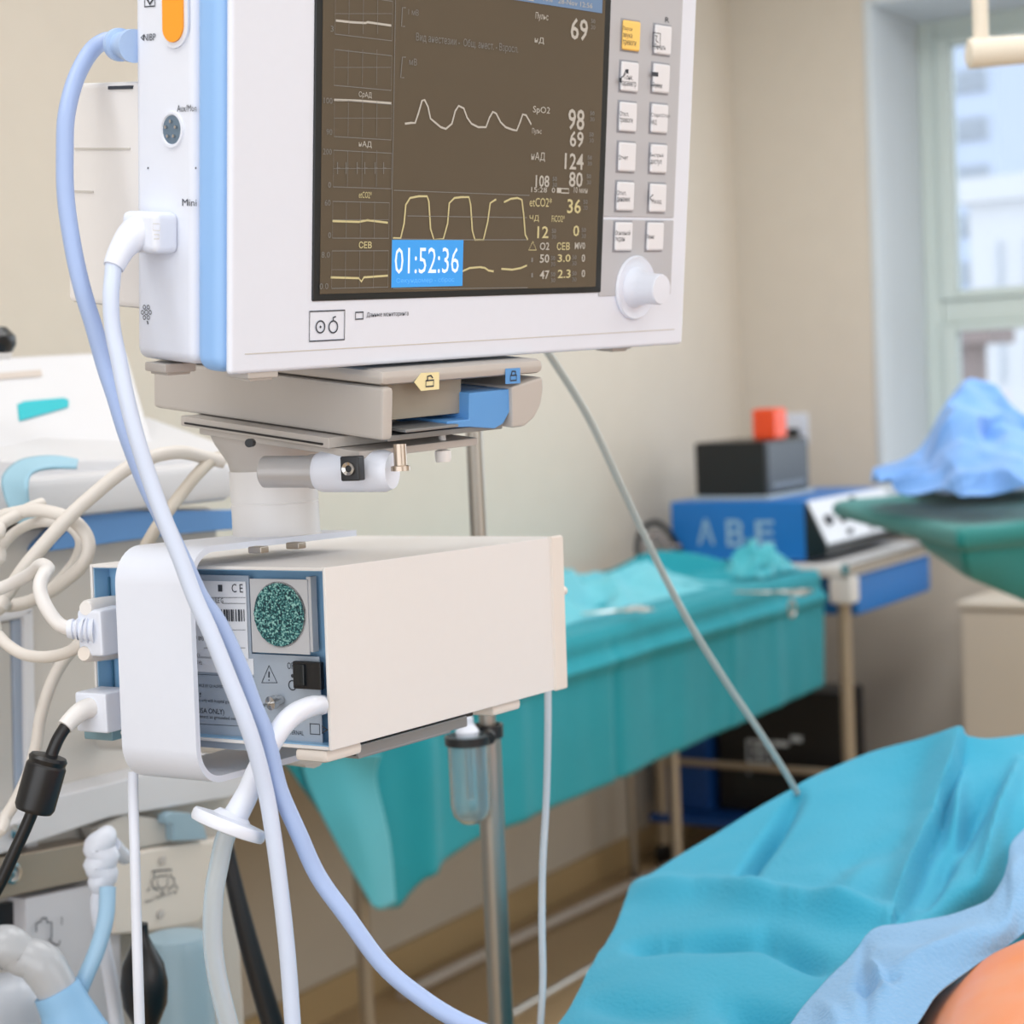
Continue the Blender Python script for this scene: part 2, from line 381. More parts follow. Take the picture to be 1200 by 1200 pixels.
# inner raised border of the front
PF = Pl(Mm, 1, 0, (1, 0, 0), (0, 0, 1), (0, -1, 0), .0005)
zt = Hm - .012
a = PF.at(365, 353); c = PF.at(703, 343)
sx0, sx1, sz0 = a.x, c.x, (a.z + c.z) / 2; sz1 = sz0 + .232
b = MB(); b.box(sx0, sx1, -.0012, .004, sz0, sz1, .001); P('screen_surround', b, m_bezel, mon, local=True)
lx0 = PF.at(373, 338).x; lx1 = PF.at(697, 300).x; lz0 = PF.at(540, 340).z; lz1 = sz1 - .008
m_lcd = mat('lcd_glass', (82, 73, 60), .22, spec=.45, var=.12, vscale=5, emit=.10, ecol=(120, 104, 84))  # brown tone stands in for the warm room reflected in the dark screen
b = MB(); b.box(lx0, lx1, -.0016, .002, lz0, lz1); lcd = P('display', b, m_lcd, mon, local=True)
PS = Pl(Mm, 1, -.0016, (1, 0, 0), (0, 0, 1), (0, -1, 0), .0004)
tx = {k: MB() for k in ('w', 'y', 'g', 'c')}
Wt, Yt, Gt, Ct = tx['w'], tx['y'], tx['g'], tx['c']
BOLD[0] = .012
for (t, x0, y0, x1, y1) in [('69', 668, 20, 688, 46), ('98', 665, 127, 684, 152), ('69', 667, 153, 683, 172), ('124', 661, 179, 683, 198), ('80', 666, 201, 682, 219), ('108', 627, 205, 643, 219)]: PS.text(Wt, t, x0, y0, x1, y1)
for (t, x0, y0, x1, y1) in [('36', 664, 233, 680, 250), ('12', 629, 265, 642, 279), ('0', 671, 264, 678, 277)]: PS.text(Yt, t, x0, y0, x1, y1)
for (t, x0, y0, x1, y1) in [('50', 632, 298, 643, 308), ('0', 681, 298, 685, 307), ('47', 632, 317, 643, 327), ('0', 681, 316, 685, 325), ('O2', 632, 284, 643, 293), ('MV0', 673, 284, 685, 292)]: PS.text(Wt, t, x0, y0, x1, y1)
for (t, x0, y0, x1, y1) in [('3.0', 653, 298, 668, 307), ('2.3', 653, 316, 668, 326), ('СЕВ', 652, 284, 667, 293)]: PS.text(Yt, t, x0, y0, x1, y1)
BOLD[0] = 0
for (t, x0, y0, x1, y1) in [('Пульс', 627, 14, 642, 24), ('нД', 626, 43, 637, 51), ('SpO2', 624, 124, 644, 134), ('Пульс', 623, 150, 634, 158), ('нАД', 622, 178, 638, 189), ('15:28  0', 622, 219, 650, 225), ('10 мин', 672, 219, 688, 226)]: PS.text(Wt, t, x0, y0, x1, y1)
for (t, x0, y0, x1, y1) in [('etCO2*', 620, 231, 646, 242), ('ЧД', 620, 252, 631, 260), ('FiCO2*', 646, 252, 661, 260)]: PS.text(Yt, t, x0, y0, x1, y1)
for (x, y) in ((692, 22), (691, 130), (690, 155), (688, 182), (687, 204), (647, 207), (683, 234), (646, 268), (681, 267), (645, 300), (670, 299), (645, 319), (670, 318)):
    PS.text(Gt, '50', x, y, x + 5, y + 5); PS.text(Gt, '30', x, y + 7, x + 5, y + 12)
PS.line(Yt, [(619, 293), (624, 283), (628, 293)], .0008, True)
for x, y in ((622, 302), (622, 320)): PS.rect(Gt, x, y, x + 2, y + 5)
PS.rect(Wt, 652, 220, 657, 226); PS.frame(Wt, 657, 221, 666, 226, .0008)
# heading bar
bb = MB(); pa = PS.at(612, 5); pb = PS.at(699, 14); bb.box(lx0 + .01, lx1 - .004, -.0021, -.0018, pb.z - .0004, pb.z + .0105); P('status_bar', bb, mat('status_bar_blue', (92, 118, 150), .4, emit=.35), lcd, local=True)
p = PS.at(655, 10)
PS2 = Pl(Mm, 1, -.0021, (1, 0, 0), (0, 0, 1), (0, -1, 0), .0004)
PS2.text(Wt, '10%   28-Nov 12:56', 636, -5, 694, 1); PS2.text(Wt, '=', 616, -5, 625, 0)
# waves
LW = .0013
WV = []
class _C:
    def __init__(s, m, k): s.m = m; s.k = k
def wave(col, pts):
    b = MB(); PS.line(b, pts, LW); WV.append((b, col))
wave('Wt', [(474, 145), (481, 144), (486, 144), (490, 132), (494, 118), (497, 117), (501, 125), (504, 139), (510, 144), (516, 149), (522, 151), (529, 145), (533, 130), (537, 124), (543, 127), (547, 138), (552, 145), (560, 149), (569, 149), (573, 138), (577, 131), (581, 133), (586, 143), (592, 149), (600, 152), (605, 153), (609, 143), (612, 134), (616, 135), (620, 142), (622, 146)])
wave('Yt', [(460, 279), (469, 279), (473, 262), (475, 240), (480, 232), (490, 230), (500, 230), (502, 236), (504, 268), (508, 281), (519, 280), (524, 262), (526, 238), (532, 232), (540, 231), (549, 231), (551, 240), (553, 270), (556, 281), (566, 281), (571, 260), (574, 238), (580, 234), (581, 234)])
wave('Yt', [(590, 237), (598, 233), (606, 232), (611, 234), (613, 250), (615, 275), (618, 281)])
wave('Yt', [(541, 318), (550, 314), (562, 313), (568, 314), (572, 317), (578, 318)]); wave('Yt', [(587, 315), (600, 316), (610, 314), (617, 311)])
PS.line(Gt, [(461, 223), (540, 226), (620, 229)], .0005); PS.line(Gt, [(477, 253), (540, 254), (617, 255)], .0005); PS.line(Gt, [(460, 280), (540, 281), (618, 281)], .0006); PS.line(Gt, [(460, 338), (540, 338), (618, 337)], .0005); PS.line(Gt, [(463, 0), (461, 120), (459, 223), (458, 338)], .0005)
PS.line(Gt, [(475, 9), (471, 9), (470, 31), (474, 31)], .0007); PS.line(Gt, [(475, 67), (471, 67), (469, 91), (473, 91)], .0007)
PS.text(Gt, '1 мВ', 478, 10, 490, 17); PS.text(Gt, 'мВ', 479, 68, 488, 76); PS.text(Gt, 'Вид анестезии -  Общ. анест. - Взросл.', 487, 38, 607, 50)
# trend boxes
for (ya, yb_, xl, xr, lab, col, yl) in ((-8, 40, 392, 459, '', Wt, None), (58, 100, 391, 458, '', Wt, None), (117, 160, 391, 458, 'СрАД', Wt, 110), (176, 219, 390, 458, 'нАД', Wt, 168), (236, 279, 389, 455, 'etCO2*', Yt, 227), (294, 338, 388, 454, 'СЕВ', Yt, 286)):
    PS.frame(Gt, xl, ya, xr, yb_, .0005)
    for k in (1, 2, 3):
        x = xl + (xr - xl) * k / 4; PS.line(Gt, [(x, ya), (x - .5, yb_)], .0003)
    PS.line(Gt, [(xl, (ya + yb_) / 2), (xr, (ya + yb_) / 2)], .0003)
    if lab: PS.text(col, lab, 420, yl - 3, 435, yl + 5)
wave('Wt', [(393, 24), (410, 26), (428, 27), (430, 26), (458, 30)]); wave('Wt', [(391, 117), (420, 118), (458, 121)])
wave('Yt', [(389, 259), (420, 260), (430, 258), (454, 261)]); wave('Yt', [(387, 325), (420, 326), (423, 330), (426, 325), (454, 323)])
for x in (395, 405, 418, 427, 439, 449): PS.line(Gt, [(x, 190), (x, 204)], .0006); PS.line(Gt, [(x - 1, 197), (x + 3, 197)], .0005)
for t, x, y in (('3', 387, 30), ('100', 379, 114), ('90', 382, 151), ('200', 378, 174), ('0', 384, 213), ('60', 380, 234), ('0', 384, 272), ('8.0', 376, 295), ('0.0', 374, 332)): PS.text(Gt, t, x, y, x + 3.4 * len(t), y + 7)
P('white_readouts', Wt, mat('readout_white', (168, 164, 156), .6, emit=.28), lcd, local=True, mods='flat', label='pale grey numbers', kind='stuff')
P('yellow_readouts', Yt, mat('readout_yellow', (182, 172, 128), .6, emit=.28), lcd, local=True, mods='flat', label='pale yellow numbers', kind='stuff')
for b_w, cw in WV: P('waveform', b_w, MATS['readout_white'] if cw == 'Wt' else MATS['readout_yellow'], lcd, local=True, mods='flat')
P('grid_lines', Gt, mat('readout_grey', (118, 117, 114), .6, emit=.08), lcd, local=True, mods='flat', label='faint grey grid lines and scales', kind='stuff')
Ct.b.free()
b = MB(); q = PS.rect(b, 458, 281, 541, 337, .0002); tm = P('timer_box', b, mat('timer_blue', (52, 146, 222), .4, emit=.32), lcd, local=True, label='blue timer reading 01:52:36')
PT = Pl(Mm, 1, -.0022, (1, 0, 0), (0, 0, 1), (0, -1, 0), .0003); b = MB(); PT.text(b, '01:52:36', 462, 290, 537, 321)
P('timer_digits', b, mat('timer_text', (206, 220, 234), .5, emit=.5), tm, local=True, mods='flat')
b = MB(); PT.text(b, 'Секундомер - сброс', 464, 326, 532, 333); P('timer_caption', b, mat('timer_caption', (96, 176, 236), .5, emit=.4), tm, local=True, mods='flat')
# keypad
kx0 = PF.at(706, 200).x; kx1 = PF.at(791, 200).x; kz0 = PF.at(740, 346).z; ks = PF.at(745, 256).z
b = MB(); b.box(kx0, kx1, -.0009, .003, kz0, ks - .001, .0006); P('keypad_plate', b, m_grey, mon, local=True)
b = MB(); b.box(kx0, kx1, -.0009, .003, ks + .001, Hm - .05, .0006); P('keypad_plate', b, m_grey, mon, local=True)
PK = Pl(Mm, 1, -.0009, (1, 0, 0), (0, 0, 1), (0, -1, 0), .0003); PK2 = Pl(Mm, 1, -.0032, (1, 0, 0), (0, 0, 1), (0, -1, 0), .0003)
c1 = [(738, 42), (736, 90), (734, 137), (733, 184), (731, 230), (729, 277)]; c2 = [(775, 47), (773, 92), (771, 139), (770, 186), (769, 232), (766, 277)]
leg1 = [['Пауза', 'звука', 'тревоги'], ['', ' Тонк.', 'параметр'], ['Откл.', 'тревоги'], ['Отчет'], ['Откл.', 'динамик'], ['Основной', 'экран']]
leg2 = [['', 'Печать'], ['', 'Режим'], ['Старт/Стоп', 'НАД'], ['Быстрый', 'доступ'], ['', ' Назад'], ['Меню']]
KW, KH = .0200, .0206
for ci, (cc, lg) in enumerate(((c1, leg1), (c2, leg2))):
    for i, (x, y) in enumerate(cc):
        p = PK.at(x, y)
        b = MB(); b.box(p.x - KW / 2, p.x + KW / 2, -.0034, -.0009, p.z - KH / 2, p.z + KH / 2, .0016, 3)
        k = P('key', b, m_yellow if (ci == 0 and i == 0) else m_key, mon, local=True, label='yellow key' if (ci == 0 and i == 0) else None)
        b = MB(); b.box(p.x - KW / 2 - .0012, p.x + KW / 2 + .0012, -.0011, -.0008, p.z - KH / 2 - .0012, p.z + KH / 2 + .0012, .0001); P('key_groove', b, mat('key_groove', (150, 152, 160), .6), k, local=True, wn=False)
        b = MB(); n = len(lg[i]); yy = y - (n - 1) * 4.5 + (3 if (i < 2 and ci) else 0)
        for j, s in enumerate(lg[i]):
            if s: PK2.text(b, s.strip(), x - 8.5 + 3.0 * (s[0] == ' '), yy + j * 8 - 2.6, x - 8.5 + 3.0 * (s[0] == ' ') + 2.2 * len(s.strip()), yy + j * 9 + 3)
        if ci == 1 and i == 0: PK2.frame(b, x - 11, y - 9, x - 2, y + 7, .0008); PK2.line(b, [(x - 8, y - 5), (x - 5, y - 5), (x - 7, y), (x - 4, y + 3)], .0008)
        if ci == 0 and i == 1: PK2.line(b, [(x - 9, y + 7), (x - 8, y), (x - 6, y), (x - 3, y - 8), (x, y - 8)], .001); PK2.rect(b, x - 11, y + 1, x - 8, y + 6); PK2.rect(b, x - 3, y - 9, x, y - 4)
        if ci == 1 and i == 1: PK2.rect(b, x - 10, y - 8, x - 2, y - 3); PK2.line(b, [(x - 11, y + 2), (x - 11, y + 8), (x, y + 8)], .0006)
        if ci == 1 and i == 4: PK2.line(b, [(x - 10, y - 10), (x - 10, y + 8)], .0006); PK2.line(b, [(x - 4, y - 4), (x - 8, y), (x - 4, y + 4)], .001)
        P('key_print', b, m_dark, k, local=True, mods='flat')
b = MB(); PK.text(b, 'R', 779, 20, 784, 26); P('print', b, m_dark, mon, local=True, mods='flat')
# rotary knob
p = PF.at(743, 337); kM = Mm @ Matrix.Translation((p.x, 0, p.z)) @ Matrix.Rotation(R(90), 4, 'X')
b = MB(); b.lathe([(.0005, .0), (.0232, .0), (.0236, .0015), (.0225, .0030), (.0205, .0022), (.0175, .0012), (.0002, .0012)], M=kM, seg=48, caps=False); dish = P('knob_dish', b, m_white, mon)
b = MB(); b.lathe([(.0150, .0012), (.0142, .0035), (.0125, .007), (.0115, .012), (.0112, .0235), (.0104, .0252), (.0002, .0256)], M=kM, seg=40, caps=False); P('rotary_knob', b, m_white, mon)
# print on the front
b = MB(); PF.frame(b, 362, 365, 403, 400, .0009); PF.circ(b, 375, 383, 7, .0009); PF.circ(b, 390, 383, 7, .0009); PF.disc(b, 375, 383, 1.5); PF.line(b, [(390, 376), (390, 372), (393, 371)], .0009)
PF.frame(b, 416, 366, 425, 374, .0009); PF.text(b, 'Данные мониторинга', 429, 366, 478, 373)
P('front_print', b, m_dark, mon, local=True, mods='flat')
b = MB(); q1 = PF.at(287, 415); q2 = PF.at(790, 388); b.box(q1.x, q2.x, -.0003, .001, q1.z - .0003, q1.z + .0003); P('lower_seam', b, m_machine2, mon, local=True)
# left side: ports and print
PL_ = Pl(Mm, 0, .0004, (0, -1, 0), (0, 0, 1), (-1, 0, 0), .0004)
b = MB()
PL_.text(b, 'NIBP', 169, 40, 183, 48); PL_.line(b, [(166, 44), (168.5, 41), (168.5, 47)], .001, True); PL_.text(b, 'Aux/Mon', 208, 123, 231, 131); PL_.text(b, 'Mini', 214, 233, 231, 241)
PL_.disc(b, 174, 197, 1.3); PL_.disc(b, 230, 197, 1.3)
PL_.frame(b, 170, -6, 182, 8, .0009); PL_.line(b, [(173, -1), (176, 5), (180, -1)], .0014)
for k in range(6): PL_.circ(b, 172 + 4.5 * cos(k * pi / 3), 366 + 7 * sin(k * pi / 3), 2.4, .0005, 8)
PL_.circ(b, 172, 366, 3, .0005, 8); PL_.line(b, [(173, 376), (174, 380)], .001)
P('side_print', b, m_dark, mon, local=True, mods='flat')
def port(px, py, r, nm, mt, inner):
    c = PL_.at(px, py); M = Mm @ Matrix.Translation((.0004, c.y, c.z)) @ Matrix.Rotation(R(-90), 4, 'Y')
    b = MB(); b.lathe([(r * .80, .0003), (r * .86, .0012), (r, .0012), (r * 1.05, .0)], M=M, seg=32, caps=False); k = P(nm, b, mt, mon)
    b = MB(); b.lathe([(r * .82, .0002), (r * .8, .0004), (r * .1, .0004)], M=M, seg=24); P('socket', b, inner, k)
    for j in range(5):
        b = MB(); b.lathe([(r * .10, .0003), (r * .10, .002), (.0001, .0022)], M=M @ Matrix.Translation((r * .45 * cos(j * 1.257), r * .45 * sin(j * 1.257), 0)), seg=8); P('pin', b, m_chrome, k)
port(202, 152, .0104, 'round_port', m_white, mat('socket_slate', (110, 132, 152), .4, .3))
# orange slot port
c = PL_.at(206, 10); r = .0085
def oval(rr, z0, z1): return [(.0004 - z0, c.y + rr * cos(t), c.z + .01 * (1 if sin(t) > 0 else -1) + rr * sin(t)) for t in [2 * pi * k / 24 + .001 for k in range(24)]]
b = MB(); b.poly(oval(.0125, .0, 0), (-.0015, 0, 0)); op = P('port_recess', b, m_white, mon, local=True)
b = MB(); b.poly(oval(.0092, .0016, 0), (-.0012, 0, 0)); o2 = P('orange_port', b, mat('port_orange', (246, 160, 40), .4), op, local=True, label='orange port')
# feet
for (x, y) in ((.03, .012), (.012, .085 if yb2 > .09 else yb2 - .02), (Wm - .05, .03)):
    b = MB(); b.box(x - .012, x + .012, y - .010, y + .010, -.0035, .002, .0010); b.box(x - .009, x + .009, y - .008, y + .008, -.0052, -.003, .0006); P('foot', b, m_beige, mon, local=True)
# ports' plugs: pressure hose plug is part of the hose thing (below)

# ================================================================== MONITOR MOUNT (docking base, clamp, swivel neck)
MT = Mm.copy()
base = at(325, 640, 1.30)
mt_ = thing('monitor_mount', 'grey-beige tilting docking mount on a round white neck under the monitor', 'mount', Matrix.Translation(base))
f0_ = Mm.inverted() @ at(447, 517, 1.165); yf = f0_.y
PM = Pl(Mm, 1, yf, (1, 0, 0), (0, 0, 1), (0, -1, 0), .0)
def L3(px, py, pl=PM): return pl.at(px, py)
zlow = L3(447, 517).z; ztop = min(-.0022, L3(452, 432).z); xl = L3(447, 500).x; xr = L3(637, 450).x
xback = (Mm.inverted() @ at(0, 0, 1)).x
ydeep = onp(179, 470, 0, xl, Mm).y
zs = L3(447, 454).z
dep = Vector((0, ydeep - yf, 0))
b = MB(); b.box(xl, xr, yf, ydeep, zs + .0006, ztop, .004); P('upper_housing', b, m_beige, mt_, local=False) if 0 else None
def Q(name, mb, m, par=mt_, **k):      # part built in the monitor's tilted frame
    mb.b.transform(Mm); return P(name, mb, m, par, **k)
Q('upper_housing', b, m_beige)
b = MB(); th = .007
b.box(xl, xl + .010, yf - .001, ydeep, zlow, zs, .003)
zslot = L3(470, 492).z
b.box(xl + .008, xr - .03, yf + .05, ydeep, zlow, zs)
Q('side_cheek', b, m_beige)
pts = [L3(*p) for p in ((600, 453), (637, 441), (638, 455), (635, 474), (627, 490), (616, 500), (601, 502))]
b = MB(); b.poly(pts, (0, .11, 0), .0025); Q('end_cheek', b, m_beige)
b = MB(); b.box(xl + .010, L3(556, 470).x, yf + .012, yf + .016, L3(500, 492).z, zs, .0008); Q('slot_plate', b, mat('slot_grey', (150, 144, 132), .5))
b = MB(); b.poly([L3(*p) for p in ((554, 461), (603, 456), (603, 480), (594, 497), (584, 503), (554, 501), (528, 502), (528, 494), (554, 492))], (0, .05, 0), .001); b.b.transform(Matrix.Translation((0, .003, 0))); Q('release_latch', b, m_bluelatch, label='blue latch')
b = MB(); b.box(xl + .012, xr - .035, yf + .006, yf + .06, zlow - .002, zlow + .0018, .0006); b.box(xl + .02, xl + .07, yf - .002, yf + .03, zlow + .004, zlow + .006, .0005); Q('slot_floor', b, m_alu)
PM2 = Pl(Mm, 1, yf, (1, 0, 0), (0, 0, 1), (0, -1, 0), .0005)
b = MB(); b.poly([PM2.at(*p) for p in ((485, 448), (493, 437), (514, 436), (514, 456), (493, 458))], (0, .0004, 0)); t_ = Q('lock_tag', b, mat('tag_cream', (238, 226, 176), .5), label='cream arrow tag with padlock')
PM3 = Pl(Mm, 1, yf, (1, 0, 0), (0, 0, 1), (0, -1, 0), .0009)
b = MB(); PM3.frame(b, 498, 446, 507, 453, .001); PM3.line(b, [(500, 446), (500, 441), (504, 440), (506, 443)], .001); b.b.transform(Mm); P('padlock_print', b, m_dark, t_, mods='flat')
b = MB(); b.poly([PM2.at(*p) for p in ((592, 432), (609, 431), (609, 449), (592, 450))], (0, .0004, 0)); t_ = Q('lock_tag', b, m_bluelatch, label='blue tag')
b = MB(); PM3.frame(b, 597, 440, 604, 446, .001); PM3.line(b, [(598, 440), (599, 435), (603, 435), (603, 440)], .001); b.b.transform(Mm); P('padlock_print', b, m_dark, t_, mods='flat')
# rail plates under the housing
b = MB(); b.box(xl - .012, xr - .04, yf + .035, ydeep - .045, zlow - .0075, zlow - .0005, .001); Q('rail_plate', b, m_beige)
b = MB(); b.box(xl - .004, xr - .05, yf + .015, ydeep - .055, zlow - .013, zlow - .0078, .001); Q('rail_plate', b, m_beige)
b = MB(); b.box(xl - .0128, xl - .0118, yf + .04, ydeep - .05, zlow - .0058, zlow - .0045); Q('rail_shadow_gap', b, m_black)
# cone bracket between plate and neck
nz1 = at(325, 552, 1.30).z; nr = .0306
b = MB(); b.lathe([(nr * .98, 0), (nr * 1.02, .006), (nr * 1.3, .020), (nr * 1.5, .034)], M=Matrix.Translation((base.x, base.y, nz1 + .001)), seg=40)
P('neck_collar', b, m_beige, mt_)
zc = [at(325, y, 1.27).z for y in (634, 592, 590, 552)]
b = MB(); b.lathe([(nr * 1.04, zc[0] - .002), (nr * 1.04, zc[0] + .002), (nr, zc[0] + .003), (nr, zc[1]), (nr * .985, zc[1] + .0006), (nr * .985, zc[2]), (nr, zc[2] + .0006), (nr * 1.01, zc[3])], M=Matrix.Translation((base.x, base.y, 0)), seg=48)
P('neck', b, m_whiteB, mt_)
# clamp body, knob, socket, screws
d_ = (at(440, 548, 1.14) - at(310, 552, 1.20)).normalized()
kA = at(309, 553, 1.215)
ed = Vector((cos(R(-4)), sin(R(-4)), 0)); 
b = MB(); M1 = axisM(kA, (.93, -.36, -.02))
b.lathe([(.0005, 0), (.0095, 0), (.0105, .001), (.0105, .034), (.0112, .035), (.0112, .052), (.0105, .054)], M=M1, seg=32); P('clamp_knob', b, mat('knob_grey', (186, 186, 188), .35, .3), mt_)
b = MB(); b.lathe([(.0120, .040), (.0135, .044), (.0135, .088), (.0115, .093), (.0005, .093)], M=M1, seg=24); P('clamp_body', b, m_white, mt_)
c0 = at(412, 549, 1.165)
Mc = Matrix.Translation(c0) @ Matrix.Rotation(R(-22), 4, 'Z')
b = MB(); b.box(-.0065, .0065, -.003, .006, -.0078, .0078, .001, M=Mc); P('clamp_socket', b, m_black, mt_)
b = MB(); b.lathe([(.0022, .0), (.0022, .0015), (.0042, .0025), (.0044, .001), (.0044, -.001)], M=Mc @ Matrix.Translation((0, -.003, 0)) @ Matrix.Rotation(R(90), 4, 'X'), seg=20, caps=False); P('socket_ring', b, m_chrome, mt_)
c0 = at(469, 537, 1.17)
b = MB(); b.lathe([(.0005, -.008), (.0062, -.008), (.0062, -.005), (.0042, -.0045), (.0042, .009), (.0005, .009)], M=Matrix.Translation(c0), seg=20); P('brass_screw', b, mat('brass_dull', (186, 172, 158), .3, .8), mt_, label='dull metal screw')
c0 = at(519, 530, 1.24)
b = MB(); b.lathe([(.0005, -.0065), (.0048, -.0065), (.0055, -.004), (.0055, .001), (.0025, .002), (.0025, .012)], M=Matrix.Translation(c0), seg=20); P('small_knob', b, m_whiteB, mt_)
c0 = at(294, 519, 1.19)
b = MB(); b.lathe([(.0005, -.002), (.0028, -.002), (.0028, .004), (.0005, .004)], M=axisM(c0, (-.2, -1, 0)), seg=12); P('black_screw', b, m_black, mt_, label='black screw')

# ================================================================== GAS MODULE BOX
Mb = frameM((-.11993, 1.15, 1.12968), R(-31.618), R(-1.368), 0)
LB, WBx, HB = .2919, .2006, .1153
gm = thing('gas_module', 'white metal box module with open connector end on a bracket below the monitor', 'medical module', Mb)
b = MB(); t = .0022
b.box(-t, 0, 0, LB, 0, HB, .0006); b.box(-WBx, -WBx + t, 0, LB, 0, HB, .0006); b.box(-WBx + t, -t, 0, LB, HB - t, HB, .0005); b.box(-WBx + t, -t, 0, LB, 0, t, .0005); b.box(-WBx, 0, LB - .004, LB + .002, 0, HB, .001)
P('metal_case', b, m_whiteB, gm, local=True)
b = MB(); b.box(-.0022, .0022, LB - .014, LB + .004, -.001, HB + .001, .002); P('end_cap', b, m_cream, gm, local=True)
b = MB(); b.box(-WBx + t, -t, .016, .020, t, HB - t); b.box(-t - .0006, -t, .0015, .016, t, HB - t); b.box(-WBx + t, -WBx + t + .0006, .0015, .016, t, HB - t); b.box(-WBx + t, -t, .0015, .016, HB - t - .0006, HB - t); b.box(-WBx + t, -t, .0015, .016, t, t + .0006)
lin_ = P('inner_liner', b, m_inblue, gm, local=True, label='light blue inner panel')
PB = Pl(Mb, 1, .016, (1, 0, 0), (0, 0, 1), (0, -1, 0), .0005)
PB1 = Pl(Mb, 1, .010, (1, 0, 0), (0, 0, 1), (0, -1, 0), .0)
for x in (119, 127, 134):
    b = MB(); PB.rect(b, x, 676, x + 3, 850, .0012); P('rib', b, mat('rib_blue', (70, 120, 150), .5), lin_, local=True)
b = MB(); PB1.rect(b, 150, 672, 300, 868, .001); PB1.rect(b, 299, 766, 379, 868, .001)
bp_ = P('back_panel', b, m_panelg, gm, local=True)
PB2 = Pl(Mb, 1, .006, (1, 0, 0), (0, 0, 1), (0, -1, 0), .0)
b = MB(); PB2.rect(b, 297, 678, 364, 764, .001); PB2.rect(b, 362, 676, 367, 764, -.006); fp = P('fan_plate', b, mat('fan_plate_grey', (186, 188, 192), .45), gm, local=True)
PB3 = Pl(Mb, 1, .006, (1, 0, 0), (0, 0, 1), (0, -1, 0), .0015)
cc = PB3.at(329, 720); rr = (PB3.at(329, 683) - cc).z
b = MB(); G = MB(); rows = []
for i in range(13):
    rw = []
    for k in range(61):
        q = rr * i / 12; a_ = 2 * pi * k / 60
        h = noise.noise(Vector((q * cos(a_) * 900, q * sin(a_) * 900, 3))) * .0012
        rw.append(Vector((cc.x + q * cos(a_) * 1.0, cc.y - .0006 + h, cc.z + q * sin(a_))))
    rows.append(rw)
G.grid(rows)
mf = bpy.data.materials.new('foam_filter'); mf.use_nodes = True; nt = mf.node_tree; bs = nt.nodes['Principled BSDF']; bs.inputs['Roughness'].default_value = .8
tc = nt.nodes.new('ShaderNodeTexCoord'); vn = nt.nodes.new('ShaderNodeTexNoise'); vn.inputs['Scale'].default_value = 700; vn.inputs['Detail'].default_value = 2
cr = nt.nodes.new('ShaderNodeValToRGB'); e = cr.color_ramp.elements; e[0].position = .40; e[0].color = lin((14, 44, 54)) + (1,); e[1].position = .66; e[1].color = lin((150, 196, 188)) + (1,); x_ = e.new(.52); x_.color = lin((42, 110, 112)) + (1,)
nt.links.new(tc.outputs['Object'], vn.inputs['Vector']); nt.links.new(vn.outputs['Fac'], cr.inputs[0]); nt.links.new(cr.outputs[0], bs.inputs['Base Color'])
b.b.free(); P('foam_filter', G, mf, fp, local=True, label='speckled teal foam filter', wn=False)
b = MB(); b.strip([(cc.x + rr * 1.01 * cos(k * .1571), cc.y + .0005, cc.z + rr * 1.01 * sin(k * .1571)) for k in range(40)], Vector((0, -1, 0)), .0016, True); P('filter_rim', b, m_dark, fp, local=True, mods='flat')
# label
PB4 = Pl(Mb, 1, .009, (1, 0, 0), (0, 0, 1), (0, -1, 0), .0003)
b = MB(); PB4.rect(b, 215, 680, 292, 770, .0004); PB4.rect(b, 215, 768, 298, 786, .0004); lb = P('rating_label', b, m_label, gm, local=True)
PB5 = Pl(Mb, 1, .009, (1, 0, 0), (0, 0, 1), (0, -1, 0), .0012)
b = MB()
PB5.text(b, 'C E', 273, 684, 286, 694); PB5.rect(b, 257, 685, 262, 693); PB5.circ(b, 236, 689, 4, .0006, 10)
PB5.text(b, 'MODULE G', 241, 700, 263, 706)
for y in (700, 738, 759): PB5.line(b, [(240, y), (289, y)], .0003)
PB5.line(b, [(262, 707), (289, 707)], .0003)
x = 252.0; random.seed(3)
while x < 288:
    w_ = random.choice((.8, 1.3, 2.2)); PB5.rect(b, x, 714, x + w_, 728); x += w_ + random.choice((.7, 1.2, 1.8))
for (t_, x0, y0, x1, y1) in (('REF 893', 226, 745, 240, 750), ('SN', 265, 746, 270, 750), ('100-240 V~', 226, 765, 237, 769), ('50/60 Hz', 226, 773, 238, 778), ('2014', 279, 776, 290, 781)): PB5.text(b, t_, x0, y0, x1, y1)
P('label_print', b, m_dark, lb, local=True, mods='flat')
b = MB(); PB6 = Pl(Mb, 1, .009, (1, 0, 0), (0, 0, 1), (0, -1, 0), .0003)
PB6.line(b, [(307, 800), (315.5, 780), (325, 800)], .0009, True); PB6.line(b, [(315.5, 787), (315.5, 794)], .0011); PB6.disc(b, 315.5, 797, .9)
PB6.text(b, 'OFF', 337, 776, 347, 784); PB6.disc(b, 343, 792, 2.2); PB6.circ(b, 343, 803, 5.5, .0008)
PB6.line(b, [(228, 790), (298, 793)], .0003); PB6.line(b, [(228, 848), (285, 851)], .0003)
for (t_, x0, y0, x1, y1) in (('SERVICE BY QUALIFIED', 228, 801, 262, 805), ('! !', 227, 811, 236, 816), ('Use only with hospital grade plug', 230, 818, 280, 823), ('(USA ONLY)', 230, 829, 263, 837), ('connect to grounded outlet', 230, 837, 282, 842), ('EXTERNAL', 334, 855, 356, 860)): PB6.text(b, t_, x0, y0, x1, y1)
PB6.frame(b, 364, 848, 375, 860, .0007); PB6.line(b, [(378, 851), (384, 855), (378, 859)], .0016, True)
P('panel_print', b, m_dark, bp_, local=True, mods='flat', kind='stuff')
b = MB(); PB2.rect(b, 348, 774, 381, 806, .004, .0008); sw = P('power_switch', b, m_black, gm, local=True, label='black rocker switch')
